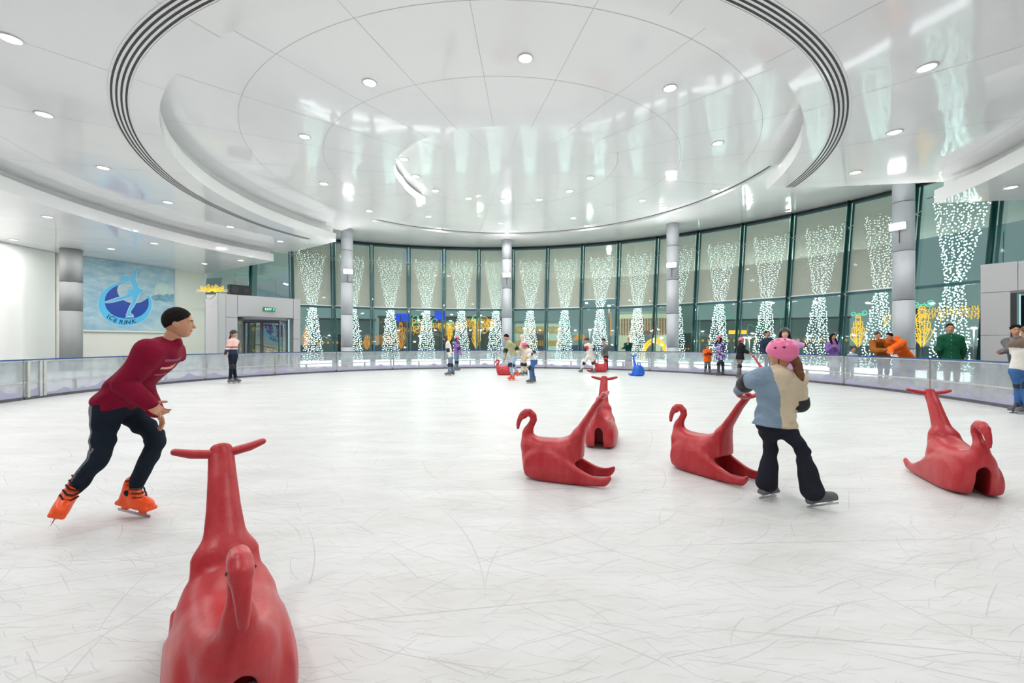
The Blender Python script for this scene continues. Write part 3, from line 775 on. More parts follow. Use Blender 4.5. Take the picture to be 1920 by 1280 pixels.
Mx = Matrix((PD, Vector((0, 0, 1)), -PN)).transposed().to_4x4(); Mx.translation = PD * -.04 - PN * .034 + Vector((0, 0, -.05)); ob.matrix_local = Mx
m = MB(); sp_ = [(.185, -.055), (.215, -.055), (.215, .02), (.235, .02), (.2, .06), (.165, .02), (.185, .02)]
a_ = [PD * x - PN * .033 + Vector((0, 0, y)) for x, y in sp_]; m.add(a_ + [p - PN * .004 for p in a_], [list(range(7)), list(range(7, 14))[::-1]] + [(i, (i + 1) % 7, 7 + (i + 1) % 7, 7 + i) for i in range(7)])
m.build('arrow', M_EXTX, ex)
# revolving door drum
M_ALU = mat('grey_door_frame', (128, 130, 134), .35, metal=.4)
M_DGLASS = glass_mat('door_glass', (236, 240, 240), .06)
rd = empty('door_1', PA + PD * ((oL + oR) / 2) + PN * .75 + Vector((0, 0, FLOOR_Z))); tag(rd, kind='structure')
DRM = 1.2; HH = oT - FLOOR_Z - .02
a0 = math.degrees(math.atan2(-PN.y, -PN.x))
m = MB(); m.lathe([(DRM, HH - .12), (DRM, HH)], n=48)
m.build('drum_ring', M_ALU, rd)
for s in (-1, 1):
    m = MB(); g = MB()
    for i in range(8):
        x0 = a0 + s * (58 + 8 * i); x1 = a0 + s * (66 + 8 * i)
        p, q_ = pol((0, 0), DRM - .03, x0), pol((0, 0), DRM - .03, x1)
        g.add([p, q_, q_ + Vector((0, 0, HH - .12)), p + Vector((0, 0, HH - .12))], [(0, 1, 2, 3)])
    for x in (58, 90, 122):
        p = pol((0, 0), DRM - .03, a0 + s * x); m.beam(p, p + Vector((0, 0, HH - .1)), .06, .05)
    g.build('curved_pane', M_DGLASS, rd); m.build('drum_post', M_ALU, rd)
for w in range(4):
    an = a0 + 28 + 90 * w; u = Vector((math.cos(math.radians(an)), math.sin(math.radians(an)), 0))
    m = MB()
    for r_ in (.05, DRM - .1): m.beam(u * r_ + Vector((0, 0, .03)), u * r_ + Vector((0, 0, HH - .14)), .06, .05, up=u)
    for z in (.08, HH - .17): m.beam(u * .05 + Vector((0, 0, z)), u * (DRM - .1) + Vector((0, 0, z)), .05, .09)
    lf = m.build('door_leaf', M_ALU, rd)
    m = MB(); m.add([u * .08 + Vector((0, 0, .1)), u * (DRM - .13) + Vector((0, 0, .1)), u * (DRM - .13) + Vector((0, 0, HH - .2)), u * .08 + Vector((0, 0, HH - .2))], [(0, 1, 2, 3)]); m.build('leaf_glass', M_DGLASS, lf)
m = MB(); p = ep(oR - .22, -.0, FLOOR_Z + .05) + EO - rd.location; m.beam(p, p + Vector((0, 0, HH - .1)), .05, .03); m.build('light_strip', emit('cool_led_strip', (190, 235, 240), .9), rd)
# loudspeaker and rope-light fan on the lobby roof
sb = PA + PD * .62 + PN * .3 + Vector((0, 0, PZ))
spk = empty('loudspeaker', sb); tag(spk, 'black box loudspeaker standing on the lobby roof beside the yellow rope light', 'loudspeaker')
Mr = Matrix((PD, PN, Vector((0, 0, 1)))).transposed()
m = MB(); m.box((0, 0, .24), (.9, .42, .46), Mr.to_3x3()); m.v = [tuple(v) for v in m.v]; m.build('cabinet', M_BLACK, spk)
m = MB(); 
for dx, r_ in ((-.22, .16), (.25, .1)):
    m = MB()
    pts = [Mr @ Vector((dx + r_ * math.cos(t * .5236), -.215, .24 + r_ * math.sin(t * .5236))) for t in range(12)]
    m.add(pts + [p - PN * .012 for p in pts], [list(range(12)), list(range(12, 24))[::-1]] + [(i, (i + 1) % 12, 12 + (i + 1) % 12, 12 + i) for i in range(12)])
    m.build('speaker_cone', M_DARK, spk)
fan = empty('rope_light_fan', Vector((-13.7, 19.5, PZ + .03))); tag(fan, 'yellow rope light fan lying on the lobby roof left of the loudspeaker', 'rope light')
M_YEL = emit('yellow_rope_light', (255, 210, 60), 1.4)
for i in range(11):
    m = MB(); a = math.radians(12 + 15.6 * i); L0, L1 = .1, .72 if i % 2 == 0 else .6
    x0, z0, x1, z1 = math.cos(a) * L0, .04 + math.sin(a) * L0 * .5, math.cos(a) * L1, .04 + math.sin(a) * L1 * .5
    w = Vector((-(z1 - z0), 0, (x1 - x0))).normalized() * .035
    m.tube([Vector((x0, 0, z0)) - w * .3, Vector((x1, 0, z1)) - w, Vector((x1, 0, z1)) + w * 1, Vector((x0, 0, z0)) + w * .3], .011, 5); m.build('petal_loop', M_YEL, fan)
m = MB(); m.tube([(-.25, -.03, .0), (-.2, -.1, -.25), (0, -.12, -.3), (.2, -.08, -.1), (.25, 0, 0)], .01, 5); m.build('cable', M_BLACK, fan)

# ------------------------------------------------------------------ right-hand entrance
QA = Vector((13.5, 12.3, 0)); QB = Vector((16.6, 8.4, 0)); QD = (QB - QA).normalized(); QN = Vector((-QD.y, QD.x, 0))
if QN.dot(Vector((1, .5, 0))) < 0: QN = -QN
en2 = empty('entrance_lobby', QA + QD * 1.5 + Vector((0, 0, FLOOR_Z))); E2 = en2.location.copy()
tag(en2, 'grey clad door surround at the right edge of the hall', 'entrance')
def ep2(s, d, z): return QA + QD * s + QN * d + Vector((0, 0, z)) - E2
def clad2(s0, s1, z0, z1, d0=0.0, d1=.15, m_=M_GREYWALL, nm='cladding_panel'):
    m = MB(); g = .006
    a = [ep2(s0 + g, d0, z0 + g), ep2(s1 - g, d0, z0 + g), ep2(s1 - g, d1, z0 + g), ep2(s0 + g, d1, z0 + g)]; h = Vector((0, 0, z1 - z0 - 2 * g))
    m.hexa(a, [p + h for p in a]); return m.build(nm, m_, en2)
s_open = .62
for z0, z1 in ((FLOOR_Z, 1.62), (1.62, 2.84), (2.84, PZ)): clad2(0, s_open - .05 if z1 < 3 else .7, z0, z1)
clad2(.7, 4.9, 2.84, PZ)
clad2(s_open - .05, 4.9, 2.78, 2.86, -.02, .3, M_ALU, 'door_head')
clad2(0, 4.9, PZ - .1, PZ - .02, .16, 2.4, nm='roof'); clad2(0, .14, FLOOR_Z, PZ, .16, 2.6, nm='side_wall')
clad2(s_open - .06, s_open + .06, FLOOR_Z, 2.8, -.01, .25, M_DARK, 'door_jamb')
clad2(s_open + .09, s_open + .13, FLOOR_Z, 2.76, .2, .24, emit('cool_led_strip', (190, 235, 240), .9), 'light_strip')
clad2(s_open + .06, 4.9, FLOOR_Z, 2.8, 1.3, 1.4, mat('lobby_inner_wall', (60, 62, 66), .5), 'inner_wall')
# display frame with a golden tree inside
dp = empty('display_case', QA + QD * (s_open + .42) + QN * .5 + Vector((0, 0, FLOOR_Z))); tag(dp, 'grey framed display case with a glowing golden tree inside the right entrance', 'display case')
Mq = Matrix((QD, QN, Vector((0, 0, 1)))).transposed().to_3x3()
m = MB()
for x, w in ((-.16, .06), (1.0, .06)): m.box(Mq @ Vector((x, 0, 1.2)), (w, .08, 2.4), Mq)
m.box(Mq @ Vector((.42, 0, 2.4)), (1.22, .08, .07), Mq); m.build('frame', M_ALU, dp)
m = MB(); m.box(Mq @ Vector((.42, .12, 1.2)), (1.15, .04, 2.36), Mq); m.build('back_panel', mat('display_back', (50, 40, 44), .5), dp)
m = MB(); rnd = random.Random(3)
for i in range(150):
    z = rnd.uniform(.7, 2.1); x = .42 + rnd.uniform(-1, 1) * .26 * (1.2 - abs(z - 1.5) / .9); m.ball(Mq @ Vector((x, .06 + rnd.uniform(-.02, .02), z)), .014, 3)
m.tube([Mq @ Vector((.42, .07, .3)), Mq @ Vector((.4, .07, 1.2)), Mq @ Vector((.45, .07, 2.0))], .03, 6)
m.build('golden_tree', M_GOLD, dp)

# hidden-from-view closing walls of the hall
vwall('wall_right', [(22, 9.0), (22, -5), (-22.3, -5)][::-1], 0, ZD + .3, M_WHITE)
vwall('wall_back', [(-22.3, -5), (-22.3, 8)][::-1], 0, ZD + .3, M_WHITE)

# ------------------------------------------------------------------ rink barrier
BH = 1.0
def rp(deg, r, z): return pol(RC, r, deg, z)
def barrier_panel(a0, a1, gate=False):
    a0 += .09; a1 -= .09
    mid = (a0 + a1) / 2; O = rp(mid, RR, 0); root = empty('rink_barrier', O, math.radians(mid - 90)); RZ = Matrix.Rotation(-math.radians(mid - 90), 3, 'Z')
    tag(root, BARLAB[len(PANELS)], 'barrier panel', 'barrier panels round the rink')
    def T(a, r, z): return RZ @ (rp(a, r, z) - O)
    wpost = math.degrees(.05 / RR)
    # end posts and centre stile
    for a, nm, z1 in ((a0 + wpost, 'post', BH - .03), (a1 - wpost, 'post', BH - .03), (mid, 'centre_stile', .43)):
        m = MB(); p = T(a, RR + .04, .06); m.beam(p, p + Vector((0, 0, z1 - .06)), .065, .07, up=RZ @ (rp(a, 1, 0) - rp(a, 0, 0))); m.build(nm, M_STEELW, root)
    N = 6; g = MB(); lo = MB(); tr = MB(); mr = MB(); kp = MB(); br = MB()
    for i in range(N):
        b0 = a0 + (a1 - a0) * i / N; b1 = a0 + (a1 - a0) * (i + 1) / N
        def strip(mb_, z0, z1, r0, r1):
            mb_.hexa([T(b0, r0, z0), T(b1, r0, z0), T(b1, r1, z0), T(b0, r1, z0)], [T(b0, r0, z1), T(b1, r0, z1), T(b1, r1, z1), T(b0, r1, z1)])
        strip(g, .44, BH - .04, RR, RR + .01); strip(lo, .07, .42, RR, RR + .01)
        strip(tr, BH - .03, BH, RR - .02, RR + .1); strip(mr, .41, .45, RR - .005, RR + .06); strip(kp, -.0, .07, RR - .02, RR + .08)
        strip(br, BH - .065, BH - .03, RR - .005, RR + .08)
    g.build('upper_panel', M_RINKGLASS, root); lo.build('lower_panel', M_LOWGLASS, root); tr.build('top_rail', M_BLUE, root)
    mr.build('middle_rail', M_STEELW, root); kp.build('kick_strip', M_RUBBER, root); br.build('upper_rail', M_STEELW, root)
    # mountain print: jagged lilac silhouette on the lower panel
    pr = MB(); rnd = random.Random(int(a0 * 7)); K = 40
    prof = []
    for i in range(K + 1):
        t = i / K; h = .10 + .05 * math.sin(t * 6.3 + 1) 
        for c, w_, hh in ((.2, .09, .16), (.43, .05, .07), (.62, .08, .14), (.9, .1, .12)): h += max(0, hh * (1 - abs(t - c) / w_))
        prof.append(.07 + h * .85 + rnd.uniform(-.008, .008))
    for i in range(K):
        b0 = a0 + (a1 - a0) * (.02 + .96 * i / K); b1 = a0 + (a1 - a0) * (.02 + .96 * (i + 1) / K)
        pr.add([T(b0, RR - .004, .07), T(b1, RR - .004, .07), T(b1, RR - .004, prof[i + 1]), T(b0, RR - .004, prof[i])], [(0, 1, 2, 3)])
    pr.build('mountain_print', M_LILAC, root)
    if gate:
        for a in (a1 - .45, a1 - 2.0, a1 - 2.5):
            m = MB(); p = T(a, RR - .01, .05); m.beam(p, p + Vector((0, 0, BH - .1)), .07, .05, up=RZ @ (rp(a, 1, 0) - rp(a, 0, 0))); m.build('gate_stile', M_STEELW, root)
    return root
PP = 13.8; k0 = 91.94
BARLAB = ['rink barrier panel at the far right frame edge, nearest on that side', 'rink barrier panel by the embracing couple at the right edge', 'rink barrier panel in front of the man in the green shirt', 'rink barrier panel below the men in brown and orange leaning on the rail',
          'rink barrier panel behind the pink-helmeted skater in the foreground', 'rink barrier panel behind the orange-jacketed child', 'rink barrier panel in front of the column right of centre', 'rink barrier panel behind the blue whale sled', 'rink barrier panel behind the skater in white with red sleeve', 'rink barrier panel right of the centre column',
          'rink barrier panel just left of the centre column', 'rink barrier panel behind the girl in white with blue pinafore', 'rink barrier panel between the left free-standing column and that girl', 'rink barrier panel right of the revolving door', 'rink barrier panel behind the skater in the striped sweater', 'rink barrier panel below the plain wall right of the mural',
          'rink barrier panel below the ice mural', 'rink barrier panel behind the burgundy skater, under the dark column', 'rink barrier panel at the left frame edge']
PANELS = []
for i in range(-8, 8):
    a0 = k0 + PP * i; PANELS.append((a0, barrier_panel(a0, a0 + PP, i == 6)))
# ------------------------------------------------------------------ the night plaza outside the glass
def scroll_pts(cx, cz, r, turns, a0, sgn=1, n=26, tail=None):
    pts = []
    for i in range(n):
        t = i / (n - 1); a = a0 + sgn * t * turns * 2 * math.pi; rr = r * (1 - .82 * t)
        pts.append((cx + rr * math.cos(a), 0, cz + rr * math.sin(a)))
    return pts
def outside(name, px, pybase, Y, label, cat, group=None):
    p = at(px, pybase, Y); p.z = 0 if pybase >= 640 else p.z
    o = empty(name, p, math.atan2(-p.x, p.y)); tag(o, label, cat, group); return o
def S(px, Y): return px * Y / 800.0
def scroll_panel(px, y0, y1, wpx, Y, label, m_, cyan=True):
    """tall ornamental rope-light panel: oval frame, S-scrolls inside, a green scroll on top"""
    root = outside('rope_light_ornament', px, 657, Y, label, 'rope light ornament', 'rope light ornaments outside the glass')
    zt = at(px, y0, Y).z; zb = at(px, y1, Y).z; h = zt - zb; w = S(wpx, Y); r_ = h * .005 + .012
    rnd = random.Random(int(px))
    for j in range(8):
        sd = 1 if j % 2 else -1; k = (j // 2) / 3.0; z0 = zb + h * .02; z1 = zb + h * (.38 + .56 * k); xo = sd * w * (.46 - .26 * k)
        m = MB(); pts = []
        for i in range(12):
            t = i / 11; pts.append((sd * w * .05 + (xo - sd * w * .05) * math.sin(t * math.pi * .5) ** 1.6 * (1 if k < .9 else .6), 0, z0 + (z1 - z0) * t))
        rr = w * (.24 - .08 * k); e = pts[-1]
        m.tube(pts + scroll_pts(e[0] - sd * rr, e[2], rr, 1.3, 0 if sd > 0 else math.pi, sd, 22), r_ * .85, 5, False)
        m.build('scroll', m_, root)
    for j in range(3):
        m = MB(); z = zb + h * (.2 + .24 * j); sd = 1 if j % 2 else -1
        m.tube(scroll_pts(sd * w * .1, z, w * .26, 1.5, rnd.uniform(0, 3), sd), r_ * .8, 5, False); m.build('inner_scroll', m_, root)
    m = MB(); m.tube([(0, 0, 0), (0, 0, zb)], .03, 6); m.tube([(-.3, 0, .02), (.3, 0, .02)], .04, 6); m.build('stand', M_DARK, root)
    if cyan:
        m = MB(); m.tube(scroll_pts(w * .35, zt + h * .06, w * .26, 1.3, 3.1, 1), r_ * .8, 5, False); m.tube(scroll_pts(-w * .25, zt + h * .04, w * .22, 1.3, 0, -1), r_ * .8, 5, False)
        m.tube([(-w * .4, 0, zt), (0, 0, zt + h * .03), (w * .55, 0, zt)], r_ * .7, 5, False); m.build('top_scroll', M_CYAN, root)
scroll_panel(1609, 590, 652, 24, 23, 'tall golden rope light ornament left of the men leaning on the rail', M_GOLD)
scroll_panel(1729, 573, 652, 30, 20, 'tall golden rope light ornament just right of the thick column', M_GOLD)
scroll_panel(688, 628, 656, 16, 33, 'small amber rope light ornament right of the left free-standing column', M_GOLD2, False)
scroll_panel(752, 604, 655, 20, 34, 'amber rope light ornament between the third and fourth light curtains', M_GOLD2, False)
scroll_panel(843, 606, 640, 14, 35, 'golden rope light ornament above the girl in the pink helmet', M_GOLD)
scroll_panel(893, 600, 655, 18, 35, 'golden rope light ornament left of the centre column', M_GOLD)
scroll_panel(574, 612, 655, 16, 27, 'amber rope light ornament right of the revolving door', M_GOLD2, False)

def garland(px0, px1, y0, y1, Y, label, m_, seed=0, posts=True):
    root = outside('light_garland', (px0 + px1) / 2, 657, Y, label, 'light garland', 'light garlands outside the glass')
    W = S(px1 - px0, Y); zt = at(px0, y0, Y).z; zb = at(px0, y1, Y).z; rnd = random.Random(seed)
    m = MB(); m.tube([(-W / 2, 0, zt), (W / 2, 0, zt)], .02, 5); m.build('cable', M_WIRE, root)
    n = max(10, int(W / .11)); m = MB()
    for i in range(n):
        x = -W / 2 + W * (i + .5) / n; z = zt; ze = zb + (zt - zb) * rnd.uniform(0, .5)
        while z > ze: m.ball((x + rnd.uniform(-.03, .03), rnd.uniform(-.06, .06), z), .036, 3); z -= .085
    m.build('icicle_lights', m_, root)
    if posts:
        for s in (-1, 1):
            m = MB(); m.tube([(s * W / 2, 0, 0), (s * W / 2, 0, zt)], .05, 6); m.build('post', M_DARK, root)
garland(1738, 1842, 576, 603, 22, 'thick golden light garland across the rightmost window', M_GOLD, 1)
garland(1660, 1712, 590, 612, 24, 'golden light garland seen beside the thick right column', M_GOLD, 2)
garland(690, 738, 628, 648, 36, 'amber light garland across the third window', M_GOLD2, 3)
garland(758, 800, 614, 628, 37, 'amber light garland behind the fourth light curtain', M_GOLD2, 4)
garland(806, 872, 606, 622, 37, 'golden light garland left of the fifth light curtain', M_GOLD, 5)
garland(872, 930, 598, 622, 37, 'bushy golden light garland left of the centre column', M_GOLD, 6)
# tangled outline loops over the gate
root = outside('rope_light_gate', 835, 657, 38, 'tangled rope light gate outlined in amber, left of the centre column', 'rope light gate')
rnd = random.Random(9)
for i in range(22):
    m = MB(); x = rnd.uniform(-3.6, 4.4); z = rnd.uniform(2.4, 3.6); m.tube(scroll_pts(x, z, rnd.uniform(.25, .5), rnd.uniform(.6, 1.2), rnd.uniform(0, 6), rnd.choice((-1, 1)), 16), .02, 4, False)
    m.build('loop', M_GOLD if i % 3 else M_CYAN, root)
for x in (-3.9, 4.7): m = MB(); m.tube([(x, 0, 0), (x, 0, 3.8)], .06, 6); m.build('gate_post', M_DARK, root)

M_FACE = mat('night_facade', (160, 154, 136), .7); M_FACE2 = mat('grey_facade', (176, 190, 184), .7); M_ROOF = mat('dark_roof', (110, 118, 120), .7)
def building(px0, px1, ytop, Y, label, m_, rows, col, wst=.06, depth=8, flutes=12):
    root = outside('building', (px0 + px1) / 2, 657, Y, label, 'building', 'buildings beyond the plaza')
    W = S(px1 - px0, Y); H = at(px0, ytop, Y).z
    m = MB(); m.box((0, depth / 2, H / 2), (W, depth, H)); m.build('wall', m_, root)
    m = MB(); m.box((0, depth / 2, H + .12), (W + .3, depth + .3, .24)); m.build('roof', M_ROOF, root)
    for y0, y1 in rows:
        z1 = at(px0, y0, Y).z; z0 = at(px0, y1, Y).z; m = MB()
        for i in range(flutes):
            x = -W / 2 + W * (i + .5) / flutes; m.box((x, -.06, (z0 + z1) / 2), (W / flutes * .42, .1, (z1 - z0)))
        m.build('facade_lights', col, root)
    m = MB(); m.box((0, -.05, 1.3), (1.6, .1, 2.6)); m.build('door', M_DARK, root)
    return root
M_AMB = emit('amber_facade_light', (235, 160, 60), 1.1); M_PINKF = emit('rosy_facade_light', (200, 120, 80), .7)
building(966, 1052, 606, 44, 'low building with two rows of amber lights, right of the centre column', M_FACE2, [(612, 625), (638, 648)], M_AMB, flutes=26)
building(1160, 1258, 588, 42, 'building with rosy fluted facade lights, behind the column right of centre', M_FACE, [(597, 603), (604, 628)], M_PINKF, flutes=20)
building(1268, 1298, 572, 52, 'narrow dark building right of the column right of centre', M_FACE2, [(652, 655)], M_AMB, flutes=6)
building(1310, 1560, 600, 60, 'long dark building behind the right-hand windows', M_FACE2, [(636, 640)], M_AMB, flutes=22)
building(590, 700, 600, 60, 'long dark building behind the left windows', M_FACE2, [(640, 644)], M_AMB, flutes=14)
building(715, 960, 596, 62, 'long dim building behind the rope light gate', M_FACE, [(603, 606)], M_PINKF, flutes=30)
# yellow arch
root = outside('light_arch', 1228, 657, 33, 'broad yellow glowing arch left of the column right of centre', 'light arch')
w = S(25, 33); m = MB(); zt = at(1228, 633, 33).z
for rr, nm in ((1.0, 'outer_band'), (.86, 'inner_band')):
    m = MB(); m.tube([(w * rr * math.cos(math.pi * i / 20), 0, .0 + (zt - .1) * rr * math.sin(math.pi * i / 20)) for i in range(21)], .09, 6); m.build(nm, M_GOLD, root)
# parasol
root = outside('parasol', 1088, 657, 36, 'amber-lit parasol seen through the window right of centre', 'parasol')
zt = at(1088, 624, 36).z; w = S(15, 36)
m = MB(); m.lathe([(w, zt - .6), (w * .5, zt - .22), (.03, zt)], n=12); m.build('canopy', M_GOLD2, root)
m = MB(); m.tube([(0, 0, 0), (0, 0, zt)], .04, 6); m.build('pole', M_DARK, root)
# street lamps
M_STL = emit('street_lamp_glow', (255, 250, 240), 6.0)
for px, py, Y, lab in ((1142, 573, 40, 'tall street lamp with white head right of the raised ninth blind'), (788, 630, 34, 'street lamp behind the fourth light curtain'), (900, 619, 36, 'street lamp just left of the centre column'),
                       (1106, 618, 37, 'street lamp above the amber parasol'), (1240, 633, 38, 'street lamp inside the yellow arch'), (1396, 633, 34, 'street lamp left of the pink-helmeted skater'), (1405, 634, 36, 'second street lamp left of the pink-helmeted skater'),
                       (1576, 633, 30, 'street lamp right of the girl in purple'), (1826, 615, 26, 'street lamp right of the man in green'), (1480, 568, 30, 'high street lamp above the girl in lilac')):
    root = outside('street_lamp', px, 657, Y, lab, 'street lamp', 'street lamps on the plaza'); z = at(px, py, Y).z
    m = MB(); m.tube([(0, 0, 0), (0, 0, z)], [.07, .04], 8); m.tube([(0, 0, z), (.25, 0, z + .12), (.5, 0, z + .1)], .03, 6); m.build('pole', M_DARK, root)
    m = MB(); m.ball((.5 * 0, -.05, z), .12, 5, (1.4, 1, .7)); m.build('lamp_head', M_STL, root)
    ld = bpy.data.lights.new('street_lamp_bulb', 'POINT'); ld.energy = 800; ld.shadow_soft_size = .2; ld.color = (1, .93, .8); lo = bpy.data.objects.new('lamp_bulb', ld); lo.location = (0, -.3, z - .2); link(lo); lo.parent = root
root = outside('light_column', 1145.5, 657, 38, 'slim amber light column right of the raised ninth blind', 'light column')
m = MB(); m.tube([(0, 0, at(1145, 630, 38).z), (0, 0, at(1145, 585, 38).z)], .05, 6); m.build('glowing_tube', M_GOLD2, root); m = MB(); m.tube([(0, 0, 0), (0, 0, at(1145, 630, 38).z)], .05, 6); m.build('stem', M_DARK, root)
# blue signs
for px0, px1, y0, y1, lab in ((742, 770, 588, 602, 'blue glowing sign board behind the third and fourth windows'), (815, 834, 583, 600, 'blue glowing sign board behind the fifth window')):
    root = outside('sign_board', (px0 + px1) / 2, 657, 46, lab, 'sign', 'blue sign boards'); z1 = at(px0, y0, 46).z; z0 = at(px0, y1, 46).z
    m = MB(); m.box((0, 0, (z0 + z1) / 2), (S(px1 - px0, 46), .2, z1 - z0)); m.build('lit_face', M_BLUES, root)
    m = MB(); m.tube([(0, .1, 0), (0, .1, z0)], .08, 6); m.build('post', M_DARK, root)
# amber sign right
root = outside('sign_board', 1383, 657, 40, 'amber glowing sign on two posts left of the pink-helmeted skater', 'sign'); z1 = at(1383, 619, 40).z; z0 = at(1383, 626, 40).z
m = MB(); m.box((0, 0, (z0 + z1) / 2), (S(30, 40), .15, z1 - z0)); m.build('lit_face', M_GOLD, root)
m = MB(); m.tube([(-.5, .1, 0), (-.5, .1, z0)], .05, 6); m.tube([(.5, .1, 0), (.5, .1, z0)], .05, 6); m.build('posts', M_DARK, root)
# green outline lights
def outline(name, pts, Y, label, r=.03):
    o = empty(name, at(pts[0][0], pts[0][1], Y)); O = o.location.copy(); tag(o, label, 'light outline', 'green light outlines')
    m = MB(); m.tube([at(x, y, Y) - O for x, y in pts], r, 4); m.build('light_line', M_LASER, o)
    m = MB(); q0 = at(pts[0][0], pts[0][1], Y) - O; m.tube([q0, (q0.x, q0.y + .1, -O.z - .05)], .03, 4); q1 = at(pts[-1][0], pts[-1][1], Y) - O; m.tube([q1, (q1.x, q1.y + .1, -O.z - .05)], .03, 4); m.build('mast', M_ROOF, o)
outline('light_outline', [(1312, 640), (1312, 579), (1366, 577), (1366, 598), (1380, 598)], 38, 'green light outline of a building left of the black-jacketed skater')
outline('light_outline', [(1402, 612), (1404, 609), (1410, 609), (1412, 612), (1440, 612)], 40, 'green light outline with a small arch left of the fourteenth blind')
outline('light_outline', [(1464, 607), (1464, 585), (1474, 585), (1474, 605)], 40, 'two thin green light lines behind the lilac-clad girl')
outline('light_outline', [(441, 511), (470, 515), (495, 520), (517, 525)], 34, 'long green light streak above the loudspeaker', .05)
outline('light_outline', [(1858, 432), (1882, 433)], 26, 'short green light line high beside the right entrance')
# kiosk seen through the revolving door
root = outside('kiosk', 505, 657, 29, 'wooden slatted kiosk seen through the revolving door', 'kiosk'); W = S(95, 29); zt = at(505, 612, 29).z
m = MB()
for i in range(22): m.box((-W / 2 + W * (i + .5) / 22, 0, .5 + (zt - .5) / 2), (W / 22 * .86, .08, zt - .5))
m.box((0, .1, .25), (W, .3, .5))
m.build('slat_wall', mat('warm_wood_slats', (146, 100, 60), .5, emis=(146, 96, 50), es=.15), root)  # slats emit a faint glow in place of lamplight on the wood
m = MB(); m.box((0, .6, zt + .08), (W + .4, 1.6, .12)); m.build('roof', M_DARK, root)
m = MB()
for i in range(40): m.ball((rnd.uniform(-W / 2, W / 2), -.2, rnd.uniform(.5, 1.0)), .06, 3)
m.build('string_bulbs', M_GOLD, root)
m = MB()
for i in range(30): m.ball((rnd.uniform(-W * .3, W * .15), -.2, zt + rnd.uniform(-.3, .25)), .06, 3)
m.build('garland_bulbs', M_GOLD2, root)
root = outside('lit_shrub', 532, 657, 27, 'green lit shrub seen through the right leaf of the revolving door', 'shrub')
m = MB()
for i in range(60):
    a = rnd.uniform(0, 6.28); r_ = rnd.uniform(0, .5); z = rnd.uniform(.8, 1.9); m.ball((math.cos(a) * r_ * .8, math.sin(a) * r_, z), .09, 3)
m.build('foliage', mat('lit_leaves', (60, 190, 60), .6, emis=(60, 200, 60), es=.5), root)
m = MB(); m.tube([(0, 0, 0), (0, 0, 1)], .05, 6); m.build('trunk', M_DARK, root)
